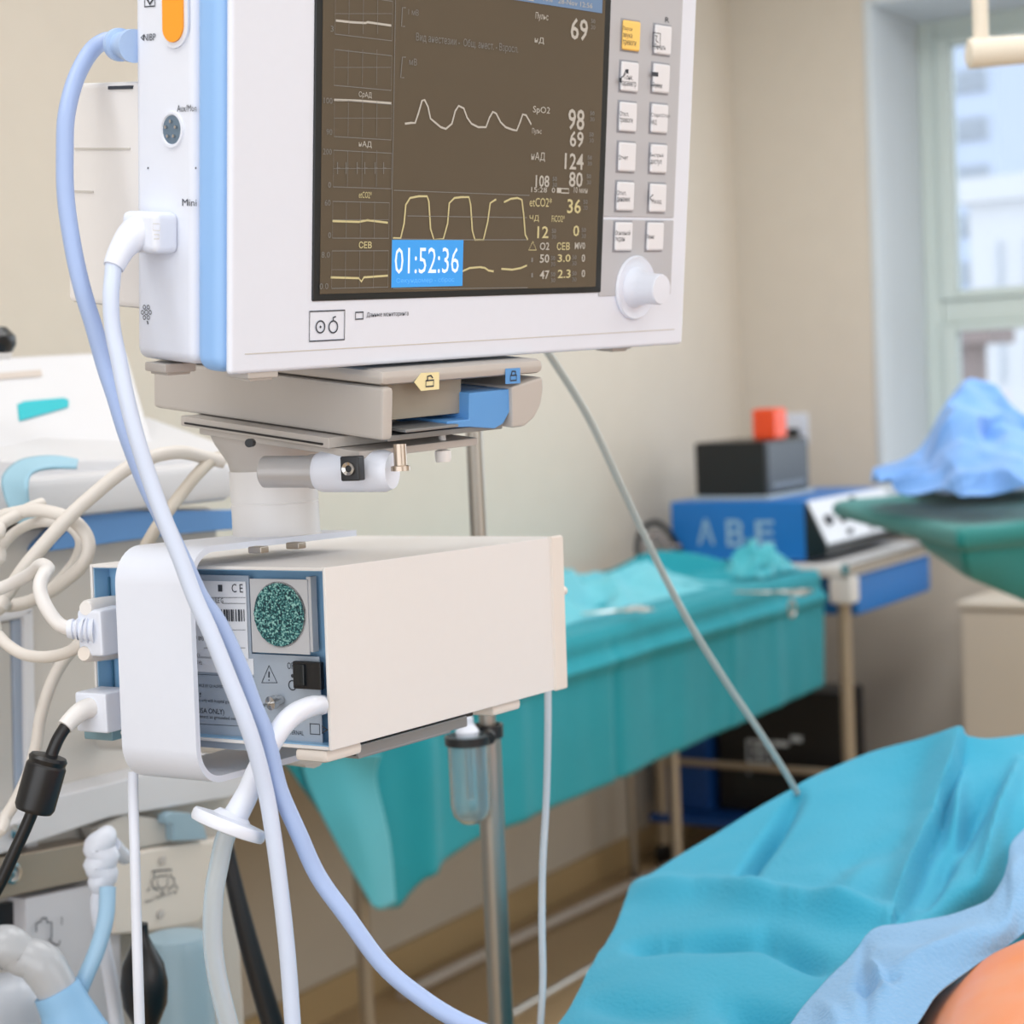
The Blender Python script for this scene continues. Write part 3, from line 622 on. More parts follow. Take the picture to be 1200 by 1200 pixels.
b = MB(); q = PB2.at(357, 790); b.box(q.x - .004, q.x + .004, q.y - .006, q.y - .003, q.z - .007, q.z + .007, .001); P('rocker', b, m_bezel, sw, local=True)
# small fittings on the panel
q = Mb @ onp(330, 820, 1, .009, Mb); dirn = at(302, 829, 1.145) - at(330, 820, 1.16)
b = MB(); b.lathe([(.0030, 0), (.0030, .006), (.0046, .0062), (.0046, .010), (.0012, .0105), (.0012, .022), (.0002, .0225)], M=axisM(q, dirn), seg=6 * 3); P('ground_pin', b, m_chrome, gm)
# feet and mounting rail
PBo = Pl(Mb, 0, 0, (0, 1, 0), (0, 0, 1), (1, 0, 0))
for (x0, x1) in ((388, 430), (585, 617)):
    y_0 = PBo.at(x0, 860).y; y_1 = PBo.at(x1, 840).y
    b = MB(); b.box(-.030, -.004, y_0, y_1, -.0085, 0, .003); P('foot', b, m_cream, gm, local=True)
b = MB(); b.box(-.034, -.012, PBo.at(430, 860).y, PBo.at(572, 850).y, -.006, 0, .001); P('rail', b, m_black, gm, local=True)
b = MB(); b.box(-.0115, -.0085, PBo.at(432, 860).y, PBo.at(560, 850).y, -.0115, -.0035, .001); b.box(-.045, -.0085, PBo.at(432, 860).y, PBo.at(540, 850).y, -.0125, -.0105, .0006); P('rail_strip', b, m_alu, gm, local=True)
# ---- C-shaped bracket
br = thing('c_bracket', 'white C-shaped band bracket wrapped around the module box', 'bracket', Mb @ Matrix.Translation((-.1, 0, -.03)))
yv = -.030
pl = Pl(Mb, 1, yv, (1, 0, 0), (0, 0, 1), (0, -1, 0), 0)
xb0 = pl.at(139, 780).x; xb1 = pl.at(226, 780).x
ztp = pl.at(185, 642).z; zbt = pl.at(200, 921).z
ztp = max(ztp, HB + .0055)
rc = .024
def arc(cy, cz, r_, a0, a1, n=8): return [(cy + r_ * cos(R(a0 + (a1 - a0) * k / n)), cz + r_ * sin(R(a0 + (a1 - a0) * k / n))) for k in range(n + 1)]
out = [(.150, ztp)] + arc(yv + rc, ztp - rc, rc, 90, 180) + arc(yv + rc, zbt + rc, rc, 180, 270) + [(.150, zbt)]
tk = .0042
inn = [(.150, ztp - tk)] + arc(yv + rc, ztp - rc, rc - tk, 90, 180) + arc(yv + rc, zbt + rc, rc - tk, 180, 270) + [(.150, zbt + tk)]
b = MB(); tb = bmesh.new()
n = len(out); A = [[tb.verts.new((x, p[0], p[1])) for p in L_] for x in (xb0, xb1) for L_ in (out, inn)]
for i in range(n - 1):
    tb.faces.new([A[0][i], A[0][i + 1], A[2][i + 1], A[2][i]]); tb.faces.new([A[1][i], A[1][i + 1], A[3][i + 1], A[3][i]])
    tb.faces.new([A[0][i], A[0][i + 1], A[1][i + 1], A[1][i]]); tb.faces.new([A[2][i], A[2][i + 1], A[3][i + 1], A[3][i]])
for i in (0, n - 1): tb.faces.new([A[0][i], A[2][i], A[3][i], A[1][i]])
b._add(tb, Mb); P('band', b, m_white, br, mods=None)
for (px, py) in ((303, 646), (347, 641)):
    q = Mb @ onp(px, py, 2, ztp + .001, Mb)
    b = MB(); b.box(-.005, .005, -.004, .004, -.001, .003, .0008, M=Matrix.Translation(q) @ Matrix.Rotation(R(-30), 4, 'Z')); P('bolt', b, m_steel, br)
# arm that carries the bracket from the anaesthesia machine
b = MB(); pA = Mb @ Vector(((xb0 + xb1) / 2, .13, zbt - .006)); pB = rp(-1.292, 1.30, 1.03)
b.tube([pA, (pA + pB) / 2 + Vector((0, .02, 0)), pB], .011, 14); b.lathe([(.02, -.004), (.02, .006)], M=Matrix.Translation(pA), seg=24); P('support_arm', b, m_machine2, br)

# ================================================================== CABLES IN FRONT
def wpath(pts, Y=None): return [at(*(p if len(p) == 3 else (p[0], p[1], Y))) for p in pts]
def root_at(name, label, cat, p, group=None): return thing(name, label, cat, Matrix.Translation(p), group)
# lavender pressure hose with its collar plug
t = root_at('pressure_hose', 'lavender blue hose arcing from the monitor upper left side to the lower centre', 'hose', at(157, 50, 1.17))
hp = [(137, 49, 1.165), (123, 48, 1.155), (106, 61, 1.14), (89, 92, 1.13), (78, 134, 1.12), (76, 176, 1.115), (77, 230, 1.11), (85, 287, 1.105), (96, 337, 1.10), (110, 383, 1.10), (123, 429, 1.10), (135, 465, 1.095), (149, 510, 1.09), (170, 565, 1.09), (192, 610, 1.088), (217, 662, 1.086), (235, 700, 1.085), (256, 730, 1.085), (280, 780, 1.085), (297, 826, 1.085), (312, 862, 1.085), (322, 905, 1.085), (330, 932, 1.085), (350, 977, 1.085), (373, 1027, 1.085), (408, 1076, 1.08), (447, 1129, 1.075), (487, 1164, 1.07), (541, 1198, 1.06), (640, 1240, 1.04)]
b = MB(); b.tube(wpath(hp), .0052, 14, n=5); P('hose', b, m_lav, t, wn=False)
mc = PL_.at(158, 54); c0 = Mm @ mc; dr = (at(120, 50, 1.15) - c0)
b = MB(); b.lathe([(.0098, 0), (.0096, .006), (.0076, .012), (.0076, .018), (.0098, .019), (.0098, .023), (.0068, .024), (.0068, .021), (.0050, .021)], M=axisM(c0 + dr * .0, (at(122, 51, 1.15) - c0)), seg=36); P('plug', b, mat('plug_blue', (168, 196, 236), .4), t, label='pale blue collar plug')
# pale lavender module cable with the white angled connector
t = root_at('monitor_cable', 'pale lavender cable hanging from the white angled plug on the side of the monitor', 'cable', at(185, 270, 1.13))
cp = [(134, 300, 1.09), (132, 322, 1.085), (130, 350, 1.08), (132, 385, 1.078), (140, 425, 1.075), (148, 465, 1.072), (160, 512, 1.07), (175, 560, 1.07), (190, 602, 1.07), (212, 657, 1.07), (228, 700, 1.07), (247, 742, 1.07), (267, 792, 1.07), (286, 840, 1.07), (300, 882, 1.072), (312, 930, 1.075), (320, 977, 1.075), (328, 1037, 1.075), (337, 1120, 1.075), (344, 1215, 1.075)]
b = MB(); b.tube(wpath(cp), .0049, 14, n=5); P('cable', b, m_lav2, t, wn=False)
q0 = PL_.at(163, 243); q1 = PL_.at(212, 300)
b = MB(); b.box(-.017, .0016, q1.y + .002, q0.y - .004, q1.z + .001, q0.z - .002, .0045, 3); b.b.transform(Mm)
pb = P('angled_plug', b, m_white, t)
b = MB(); b.tube([at(176, 268, 1.105), at(158, 275, 1.1), at(143, 292, 1.092), at(133, 313, 1.087)], [.0105, .0100, .0075, .0062], 20, n=5, M=None); P('strain_relief', b, m_white, t)
PQ = Pl(Mm, 0, -.017, (0, -1, 0), (0, 0, 1), (-1, 0, 0), .0004)
b = MB(); PQ.frame(b, 180, 262, 188, 270, .0004); PQ.line(b, [(181, 275), (187, 275), (187, 280), (181, 280)], .0005); b.b.transform(Mm); P('embossed_mark', b, m_machine2, pb, mods='flat')
# sampling line: white tube, disc filter, clear tube
t = root_at('sampling_line', 'white sampling tube with flat disc filter hanging from the module box', 'tube', at(268, 968, 1.09))
q = Mb @ onp(378, 826, 1, .008, Mb)
b = MB(); b.lathe([(.0062, 0), (.0062, .004), (.0048, .0045), (.0048, .007), (.0058, .0075), (.0058, .011), (.004, .012)], M=axisM(q, at(366, 828, 1.10) - q), seg=20); P('luer_fitting', b, m_white, t)
b = MB(); b.tube([q + (at(366, 828, 1.10) - q) * .35, at(364, 828, 1.115), at(345, 837, 1.10), at(330, 852, 1.092), (at(313, 880, 1.088)), at(301, 903, 1.088), at(291, 928, 1.09), at(274, 960, 1.09)], [.0060, .0064, .0066, .0064, .0062, .0062, .0068, .0078], 18, n=6); P('white_tube', b, m_white, t, wn=False)
dc = at(268, 967, 1.09); dn = (at(290, 925, 1.093) - at(268, 980, 1.087))
b = MB(); b.lathe([(.0005, -.0045), (.014, -.0045), (.0222, -.0035), (.0232, -.0015), (.0232, .0020), (.0222, .0036), (.012, .0048), (.0088, .008), (.0005, .0082)], M=axisM(dc, dn), seg=48); P('disc_filter', b, m_white, t)
b = MB(); b.tube(wpath([(268, 972), (262, 988), (257, 1012), (251, 1045), (249, 1085), (251, 1120), (258, 1160), (272, 1215)], 1.095), .0060, 16, n=5); P('clear_tube', b, mat('clear_tube', (222, 232, 240), .15, trans=.5), t, wn=False)
# thin white tubes
def single(name, label, cat, pts, r, m, group=None, Y=None, seg=12):
    b = MB(); b.tube(wpath(pts, Y), r, seg, n=5); return P(name, b, m, label=label, cat=cat, group=group, wn=False)
single('thin_tube', 'thin white tube hanging straight down below the bracket, left of the disc filter', 'tube', [(156, 905, 1.235), (156, 935, 1.23), (158, 1000, 1.22), (160, 1080, 1.215), (162, 1150, 1.21), (164, 1215, 1.21)], .0036, m_white)
single('thin_tube', 'thin bluish tube hanging below the far right end of the module box', 'tube', [(642, 800, 1.47), (642, 860, 1.47), (640, 940, 1.48), (636, 1010, 1.48), (635, 1080, 1.48), (636, 1150, 1.48), (632, 1220, 1.48)], .0029, m_tube)
single('infusion_line', 'long translucent line running from behind the monitor down across the teal table', 'tube', [(622, 385, 1.62), (650, 425, 1.64), (690, 490, 1.68), (728, 570, 1.72), (765, 648, 1.76), (805, 725, 1.80), (850, 798, 1.85), (895, 865, 1.90), (932, 925, 1.95), (950, 962, 1.97)], .0034, mat('infusion_line', (192, 198, 194), .3, trans=.3))
# grey connector with thumb screws + its cable
t = root_at('data_plug', 'white ribbed data plug with two thumb screws in the left side of the module', 'plug', at(120, 735, 1.24))
b = MB(); pf = at(118, 738, 1.235); Mx = Matrix.Translation(pf) @ Matrix.Rotation(R(-31), 4, 'Z')
b.box(-.010, .012, -.012, .016, -.0165, .0150, .003, M=Mx); P('plug_body', b, m_white, t)
for z_, px, py in ((.021, 110, 710), (-.022, 108, 763)):
    a_ = at(px - 10, py + 3, 1.225); b_ = at(px + 26, py - 3 if z_ > 0 else py, 1.262)
    b = MB(); b.tube([a_, a_ + (b_ - a_) * .08, a_ + (b_ - a_) * .5, b_], [.0046, .0058, .0060, .0056], 14, smooth=False); P('thumb_screw', b, m_cream if z_ < 0 else m_whiteB, t)
pr_ = [(80, 737), (86, 737), (87, 737), (92, 737), (93, 737), (98, 738), (99, 738), (104, 738), (105, 738), (112, 738)]; rr_ = [.0062, .0070, .0055, .0078, .0060, .0086, .0068, .0095, .0075, .0105]
b = MB(); b.tube([at(x, y, 1.228) for x, y in pr_], rr_, 18, smooth=False); P('ribbed_relief', b, m_white, t)
b = MB(); b.tube(wpath([(84, 737, 1.228), (70, 732, 1.228), (58, 718, 1.23), (49, 700, 1.235), (47, 685, 1.24), (52, 672, 1.25), (56, 666, 1.27), (48, 662, 1.29), (36, 672, 1.31), (18, 682, 1.33), (0, 690, 1.34), (-25, 700, 1.35)]), .0048, 14, n=5); P('cable', b, m_whiteB, t, wn=False)
# mains plug, black cord, ferrite
t = root_at('mains_plug', 'white square mains plug with black cord and thick black ferrite cylinder at lower left', 'plug', at(120, 835, 1.24))
b = MB(); pf = at(116, 833, 1.232); Mx = Matrix.Translation(pf) @ Matrix.Rotation(R(-31), 4, 'Z')
b.box(-.012, .016, -.010, .016, -.013, .014, .002, M=Mx); P('plug_body', b, m_white, t)
b = MB(); pf = at(118, 855, 1.25); b.box(-.010, .016, -.006, .01, -.006, .006, .001, M=Matrix.Translation(pf) @ Matrix.Rotation(R(-31), 4, 'Z')); P('socket_shell', b, mat('shell_teal', (120, 152, 164), .4), t)
b = MB(); b.tube(wpath([(110, 828, 1.225), (96, 833, 1.218), (84, 843, 1.212), (76, 852, 1.208)]), [.0070, .0066, .0060, .0056], 16); P('sleeve', b, m_whiteB, t)
b = MB(); b.tube(wpath([(78, 850, 1.209), (68, 866, 1.206), (60, 885, 1.204), (52, 905, 1.2), (40, 945, 1.2), (30, 970, 1.2), (14, 1005, 1.2), (0, 1035, 1.2), (-25, 1080, 1.2)]), .0042, 14, n=5); P('cord', b, m_black, t, wn=False)
fa = at(58, 884, 1.203); fb = at(39, 952, 1.20); L_ = (fb - fa).length
b = MB(); b.lathe([(.006, 0), (.0115, .001), (.0128, .003), (.0120, .006), (.0132, .008), (.0132, L_ - .004), (.0118, L_ - .001), (.006, L_)], M=axisM(fa, fb - fa), seg=32); P('ferrite', b, m_black, t)
# beige cables looping on the left
CG = 'beige looping cables at the left edge'
def cab(label, pts, r=.0050, m=m_cable):
    if pts[0][0] < 0: x, y, Y = pts[0]; pts = [(x - 170, y + 25, Y + .10)] + pts
    if pts[-1][0] < 0: x, y, Y = pts[-1]; pts = pts + [(x - 170, y + 60, Y + .10)]
    return single('looped_cable', label, 'cable', pts, r, m, CG)
cab('thick beige cable arching from behind the neck down to the left edge', [(262, 541, 1.50), (240, 536, 1.49), (212, 530, 1.46), (180, 535, 1.44), (147, 550, 1.42), (107, 582, 1.40), (75, 612, 1.39), (37, 655, 1.385), (20, 678, 1.385), (5, 700, 1.385), (-20, 722, 1.385)], .0055)
cab('beige cable dropping from the neck to behind the white band bracket', [(262, 536, 1.52), (250, 538, 1.50), (230, 557, 1.47), (210, 582, 1.45), (195, 602, 1.43), (180, 624, 1.42), (168, 650, 1.42), (162, 700, 1.42)], .0050, mat('beige_cable_grey', (198, 190, 178), .5))
cab('beige cable forming the large round loop under the blue strap', [(-20, 612, 1.44), (5, 604, 1.43), (40, 598, 1.42), (70, 603, 1.41), (92, 615, 1.405), (104, 636, 1.40), (98, 660, 1.40), (72, 684, 1.41), (40, 703, 1.42), (12, 710, 1.42), (-20, 712, 1.42)], .0052)
cab('beige cable of the small inner loop under the blue strap', [(-20, 665, 1.45), (2, 640, 1.45), (20, 622, 1.45), (45, 612, 1.44), (75, 614, 1.435), (90, 625, 1.43), (94, 640, 1.425), (85, 662, 1.43), (60, 690, 1.44)], .0042)
cab('beige cable of the lowest hanging loop ending at the thumb screw', [(-25, 730, 1.33), (-5, 742, 1.32), (8, 755, 1.31), (28, 767, 1.30), (55, 770, 1.28), (80, 764, 1.26), (96, 754, 1.25), (108, 744, 1.25)], .0042)
cab('beige cable going straight down behind the black ferrite', [(95, 752, 1.36), (76, 772, 1.36), (60, 801, 1.36), (48, 839, 1.36), (42, 876, 1.36), (30, 915, 1.36), (8, 955, 1.36), (-20, 985, 1.36)], .0046)
cab('beige cable crossing the left edge below the thick arch', [(-20, 632, 1.41), (0, 615, 1.41), (16, 606, 1.42), (34, 596, 1.43), (50, 590, 1.44)], .0048)

# ================================================================== ANAESTHESIA MACHINE (left)
am = thing('anaesthesia_machine', 'big off-white anaesthesia machine with shelf and blue rail at left edge', 'machine', ROOM @ Matrix.Translation((-1.5, 1.1, 0)))
RX = ROOM.to_3x3() @ Vector((1, 0, 0))
def pg(name, a, pts, depth, m, par=am, bev=.003, **k):
    b = MB(); b.poly([wp(x, y, 0, a) for x, y in pts], -RX * depth, bev); return P(name, b, m, par, **k)
bR = onp(277, 980, 0, -1.30).y; zT = onp(200, 600, 0, -1.30).z
b = MB(); rbox(b, -1.80, -1.30, .45, bR, .14, zT, .008); P('cabinet', b, m_machine2, am)
b = MB(); rbox(b, -1.78, -1.36, .47, bR - .03, .06, .14, .004); P('plinth', b, m_alu, am)
for a_, b_ in ((-1.4, .55), (-1.4, bR - .1), (-1.72, .55), (-1.72, bR - .1)):
    b = MB(); b.lathe([(.004, -.014), (.030, -.014), (.034, -.008), (.034, .008), (.030, .014), (.004, .014)], M=ROOM @ Matrix.Translation((a_, b_, .034)) @ Matrix.Rotation(R(90), 4, 'Y'), seg=20); P('caster', b, m_black, am)
bS = onp(277, 570, 0, -1.25).y; zs0 = onp(200, 594, 0, -1.25).z; zs1 = onp(200, 546, 0, -1.25).z
b = MB(); rbox(b, -1.80, -1.25, .45, bS, zs0, zs1, .010); P('shelf', b, m_machine, am)
pg('blue_rail', -1.268, [(104, 599), (300, 597), (300, 618), (200, 627), (60, 646), (64, 637)], .035, m_bluerail, bev=.002, label='blue rail')
# sloping console
c4 = [wp(-90, 545, 0, -1.36), wp(176, 512, 0, -1.38), wp(150, 412, 0, -1.52), wp(-90, 424, 0, -1.50)]
pl_n = (c4[1] - c4[0]).cross(c4[3] - c4[0]).normalized()
def onc(px, py, off=.0):
    v = ray(px, py); P0 = c4[0] - pl_n * off; return CAM + v * ((P0 - CAM).dot(pl_n) / v.dot(pl_n))
sg = -1 if pl_n.dot(CAM - c4[0]) > 0 else 1
c4 = [onc(-90, 552), onc(182, 522), onc(150, 412), onc(-90, 424)]
b = MB(); b.poly(c4, -RX * .2, .006); con = P('console', b, m_machine, am)
b = MB(); b.poly([onc(*p, .0015 * sg) for p in ((22, 474), (30, 470), (75, 466), (81, 469), (80, 477), (24, 493))], -RX * .003); P('cyan_mark', b, m_cyanmark, con, label='cyan wedge-shaped mark')
b = MB(); b.poly([onc(*p, .001 * sg) for p in ((-30, 439), (48, 433), (50, 441), (-30, 447))], -RX * .002); P('slot', b, mat('slot_shade', (196, 186, 178), .5), con)
b = MB(); tl = wp(258, 541, 0, -1.27); b.poly([wp(-90, 541, 0, -1.28), wp(172, 488, 0, -1.52), wp(262, 521, 0, -1.36), wp(262, 537, 0, -1.285)], Vector((0, 0, -.02)), .003); P('work_tray', b, m_machine, am)
# front detail
pg('trim_frame', -1.292, [(28, 713), (40, 711), (46, 1000), (32, 1004)], .01, m_machine)
pg('trim_frame', -1.292, [(-30, 724), (40, 711), (40, 722), (-30, 735)], .01, m_machine)
pg('glass_strip', -1.296, [(14, 726), (27, 724), (34, 1000), (20, 1004)], .006, mat('strip_blue_grey', (150, 162, 180), .3))
pg('inset_panel', -1.297, [(-30, 736), (13, 727), (19, 1000), (-30, 1012)], .006, mat('inset_grey', (182, 180, 176), .5))
pg('lower_ledge', -1.262, [(-30, 992), (70, 932), (150, 912), (300, 874), (300, 930), (130, 958), (0, 1002), (-30, 1014)], .05, m_machine)
pg('steel_rail', -1.272, [(-30, 1016), (0, 1005), (112, 984), (112, 1030), (0, 1054), (-30, 1062)], .03, mat('rail_taupe', (172, 158, 142), .35, .4), label='taupe metal rail')
q = wp(13, 1023, 0, -1.27)
b = MB(); b.lathe([(.010, 0), (.010, .003), (.007, .0035), (.0065, .001), (.0003, .001)], M=axisM(q, RX), seg=24); b.lathe([(.0035, .001), (.0035, .004), (.0003, .0045)], M=axisM(q, RX), seg=6); P('screw', b, m_chrome, am)
q = wp(17, 975, 0, -1.258)
b = MB(); b.lathe([(.007, 0), (.007, .003), (.0003, .004)], M=axisM(q, RX), seg=20); P('screw', b, m_chrome, am)
pg('dark_recess', -1.292, [(-30, 1066), (30, 1054), (30, 1092), (-30, 1104)], .01, m_black, bev=0)
icon_panel = pg('icon_panel', -1.276, [(30, 1053), (140, 1030), (146, 1240), (34, 1240)], .03, mat('panel_lilac_grey', (206, 206, 212), .45))
PA = Pl(ROOM, 0, -1.2735, (0, 1, 0), (0, 0, 1), (1, 0, 0), .0005)
b = MB(); PA.line(b, [(42, 1092), (42, 1082), (47, 1080), (49, 1076), (54, 1076), (55, 1081), (60, 1081), (60, 1100), (57, 1100), (62, 1106), (68, 1108), (70, 1102)], .0016); PA.line(b, [(72, 1074), (72, 1084)], .001); b.b.transform(ROOM); P('panel_print', b, m_dark, icon_panel, mods='flat')
# absorber block
ab = pg('absorber_block', -1.262, [(130, 1006), (180, 994), (276, 980), (268, 1020), (245, 1068), (232, 1083), (180, 1092), (135, 1096)], .03, m_cream, bev=.004)
ab.data.materials[0] = mat('block_cream', (220, 212, 202), .45, var=.01)
pg('block_cap', -1.266, [(116, 970), (148, 953), (212, 962), (206, 988), (130, 1002)], .03, m_machine2, bev=.005)
pg('frosted_tab', -1.255, [(194, 956), (202, 951), (224, 953), (240, 968), (244, 984), (204, 986), (203, 966), (195, 966)], .012, m_paleblue, bev=.002)
PA = Pl(ROOM, 0, -1.2605, (0, 1, 0), (0, 0, 1), (1, 0, 0), .0005)
b = MB(); PA.line(b, [(178, 1021), (201, 1019), (199, 1026), (204, 1030), (203, 1038), (196, 1042)], .0015); PA.line(b, [(180, 1022), (181, 1028), (177, 1033), (179, 1040), (185, 1043)], .0015); PA.line(b, [(184, 1027), (196, 1026), (196, 1037), (190, 1042), (184, 1038)], .0012, True)
PA.line(b, [(188, 1044), (190, 1050), (192, 1044)], .0016); PA.line(b, [(175, 1040), (172, 1045)], .0012); PA.line(b, [(205, 1036), (208, 1042)], .0012); PA.text(b, 'MAX 750 N (75 kg)', 170, 1055, 208, 1061); b.b.transform(ROOM); P('block_print', b, m_dark, ab, mods='flat')
for px, py in ((190, 1008), (188, 1071)):
    q = wp(px, py, 0, -1.261); b = MB(); b.lathe([(.0045, 0), (.0045, .0015), (.0003, .002)], M=axisM(q, RX), seg=16); P('screw', b, m_beige, ab)

# frosted canister, black bag etc.
q = wp(206, 1097, 0, -1.225)
b = MB(); b.lathe([(.030, -.30), (.036, -.28), (.033, -.01), (.029, 0), (.0003, .002)], M=Matrix.Translation(q), seg=36); P('absorber_canister', b, m_paleblue, label='frosted pale blue canister hanging under the cream block at lower left', cat='canister', wn=False)
q = at(166, 1105, 1.50)
b = MB(); b.lathe([(.0003, -.075), (.010, -.070), (.018, -.052), (.0195, -.035), (.017, -.018), (.010, -.004), (.006, .006), (.006, .016), (.0003, .016)], M=Matrix.Translation(q), seg=28); P('breathing_bag', b, m_black, label='black rubber breathing bag hanging in front of the frosted canister', cat='bag', wn=False)
t = root_at('hose_fitting', 'white ribbed hose fitting with drooping white hose left of cream block', 'hose', at(122, 1000, 1.52))
b = MB(); b.tube(wpath([(128, 974, 1.53), (122, 984, 1.52), (114, 994, 1.52), (124, 1004, 1.52), (115, 1014, 1.52), (124, 1024, 1.52), (118, 1034, 1.52), (122, 1042, 1.52)]), [.006, .0105, .012, .0115, .0125, .0105, .011, .008], 18, n=5); P('fitting', b, m_white, t, wn=False)
b = MB(); b.tube(wpath([(120, 1034, 1.52), (114, 1060, 1.52), (120, 1100, 1.52), (130, 1150, 1.52), (140, 1220, 1.52)]), .0062, 14); P('hose', b, m_white, t, wn=False)
b = MB(); b.tube(wpath([(132, 990, 1.53), (140, 1000, 1.55), (146, 1004, 1.57)]), .007, 14); P('spur', b, m_white, t, wn=False)
single('light_blue_hose', 'light blue hose slanting down to the left at the bottom left corner', 'hose', [(126, 1040, 1.48), (124, 1075, 1.47), (114, 1112, 1.46), (98, 1150, 1.45), (72, 1215, 1.44)], .0068, mat('hose_light_blue', (168, 208, 238), .35, trans=.1))
t = root_at('elbow_connector', 'grey-white swollen elbow connector with light blue cuff in the bottom left corner', 'connector', at(30, 1120, 1.42))
b = MB(); b.tube(wpath([(-30, 1122, 1.43), (-8, 1112, 1.43), (8, 1110, 1.43), (20, 1116, 1.43), (26, 1122, 1.43), (38, 1124, 1.43), (50, 1132, 1.43), (62, 1150, 1.43), (72, 1170, 1.43)]), [.015, .0165, .0175, .016, .0145, .0165, .0175, .0165, .0150], 22, n=6); P('elbow', b, mat('elbow_grey', (200, 204, 210), .25, trans=.2), t, wn=False)
b = MB(); b.tube(wpath([(66, 1160, 1.43), (76, 1180, 1.43), (90, 1215, 1.43)]), [.0185, .0200, .026], 22); P('cuff', b, m_ltblue, t, wn=False, label='light blue cuff')
single('grey_canister', 'pale grey rounded canister below the elbow connector', 'canister', [(-12, 1150, 1.52), (-8, 1170, 1.52), (-4, 1220, 1.52), (0, 1300, 1.52)], [.02, .038, .045, .045], mat('canister_grey', (196, 202, 212), .35, trans=.15), seg=28)
single('black_hose', 'thick black hose slanting down behind the disc filter', 'hose', [(262, 975, 1.62), (270, 1015, 1.62), (280, 1060, 1.62), (297, 1125, 1.62), (324, 1215, 1.62)], [.0065, .007, .0082, .0095, .0105], m_black)
t = root_at('blue_strap', 'light blue strap draped over the left end of the shelf', 'strap', at(20, 600, 1.6))
pr2 = [((92, 538, 1.66), (90, 546, 1.60)), ((70, 534, 1.66), (66, 546, 1.60)), ((45, 534, 1.65), (44, 549, 1.58)), ((20, 540, 1.63), (33, 556, 1.57)), ((2, 558, 1.60), (30, 570, 1.56)), ((4, 580, 1.58), (31, 586, 1.56)), ((12, 600, 1.57), (36, 598, 1.56)), ((25, 619, 1.57), (66, 613, 1.555))]
b = MB(); rows = [[at(*l) + (at(*r_) - at(*l)) * (k / 5) for k in range(6)] for l, r_ in pr2]; b.grid(cgrid([[r[i] for i in range(6)] for r in rows], 8, 30)); o = P('strap_band', b, mat('strap_blue', (156, 198, 218), .7, var=.03), t, wn=False); s_ = o.modifiers.new('s', 'SOLIDIFY'); s_.thickness = .003
q = at(-14, 400, 1.78)
t = root_at('handset', 'black round-ended handset on top of the machine console at the left edge', 'handset', at(-14, 412, 1.78))
b = MB(); b.lathe([(.0003, -.012), (.022, -.011), (.026, -.004), (.026, .004), (.018, .013), (.0003, .015)], M=Matrix.Translation(q), seg=28); P('head', b, m_black, t)
b = MB(); b.lathe([(.0003, -.018), (.020, -.018), (.022, -.012), (.0003, -.012)], M=Matrix.Translation(q), seg=28); P('base', b, m_whiteB, t)

# ================================================================== IV POLE
pp = at(583, 1100, 1.72); top = at(561, 520, 1.72)
t = thing('drip_stand', 'slim steel drip stand pole standing behind the module box', 'pole', Matrix.Translation((pp.x, pp.y, 0)))
zj = at(575, 862, 1.72).z
b = MB(); b.lathe([(.0118, .06), (.0118, zj), (.0105, zj + .004), (.0105, zj + .005)], M=Matrix.Translation((pp.x, pp.y, 0)), seg=24); P('lower_tube', b, m_steel, t)
b = MB(); b.lathe([(.0078, zj), (.0078, 2.05)], M=Matrix.Translation((pp.x, pp.y, 0)), seg=20); P('upper_tube', b, m_steel, t)
for k in range(5):
    a_ = 2 * pi * k / 5 + .3; b = MB(); e_ = Vector((pp.x + .26 * cos(a_), pp.y + .26 * sin(a_), .06)); b.tube([(pp.x, pp.y, .09), e_], [.014, .010], 10, smooth=False); l_ = P('leg', b, m_steel, t)
    b = MB(); b.lathe([(.003, -.01), (.024, -.01), (.026, 0), (.024, .01), (.003, .01)], M=Matrix.Translation((e_.x, e_.y, .027)) @ Matrix.Rotation(R(90), 4, 'Y'), seg=16); P('caster', b, m_black, l_)
b = MB(); b.tube([(pp.x - .1, pp.y, 2.09), (pp.x - .09, pp.y, 2.05), (pp.x, pp.y, 2.05), (pp.x + .09, pp.y, 2.05), (pp.x + .1, pp.y, 2.09)], .004, 10); P('hook', b, m_steel, t)
t = root_at('drip_chamber', 'clear glass vial held by a black ring on the pole', 'vial', at(548, 965, 1.69))
c0 = at(548, 868, 1.69)
b = MB(); b.lathe([(.0185, .006), (.0185, -.060), (.016, -.070), (.009, -.0765), (.0003, -.078), (.0003, -.0765), (.008, -.075), (.0145, -.069), (.017, -.060), (.017, .006)], M=Matrix.Translation(c0), seg=32, caps=False); P('glass', b, m_clear, t, wn=False)
b = MB(); b.lathe([(.0188, -.003), (.0212, -.003), (.0212, .005), (.0188, .005), (.0188, -.003)], M=Matrix.Translation(c0), seg=32, caps=False); b.tube([c0 + Vector((.02, 0, .001)), Vector((pp.x, pp.y, c0.z + .004))], .006, 10, smooth=False)
b.lathe([(.0120, -.006), (.0145, -.006), (.0145, .006), (.0120, .006)], M=Matrix.Translation((pp.x, pp.y, c0.z + .003)), seg=20, caps=False); P('black_ring', b, m_black, t, label='black rubber ring clamp')
b = MB(); b.lathe([(.0003, .002), (.010, .003), (.011, .009), (.006, .016), (.006, .022), (.0003, .024)], M=Matrix.Translation(c0), seg=20); P('cap', b, m_white, t)
b = MB(); b.tube([c0 + Vector((0, 0, .003)), c0 + Vector((0, 0, -.055))], .0035, 10, smooth=False); P('inner_stem', b, m_clear, t)
b = MB(); b.tube([Mb @ Vector((-.012, LB, HB * .62)), Mb @ Vector((-.012, LB + .026, HB * .62))], .0035, 12, smooth=False); P('peg', b, m_cream, gm)

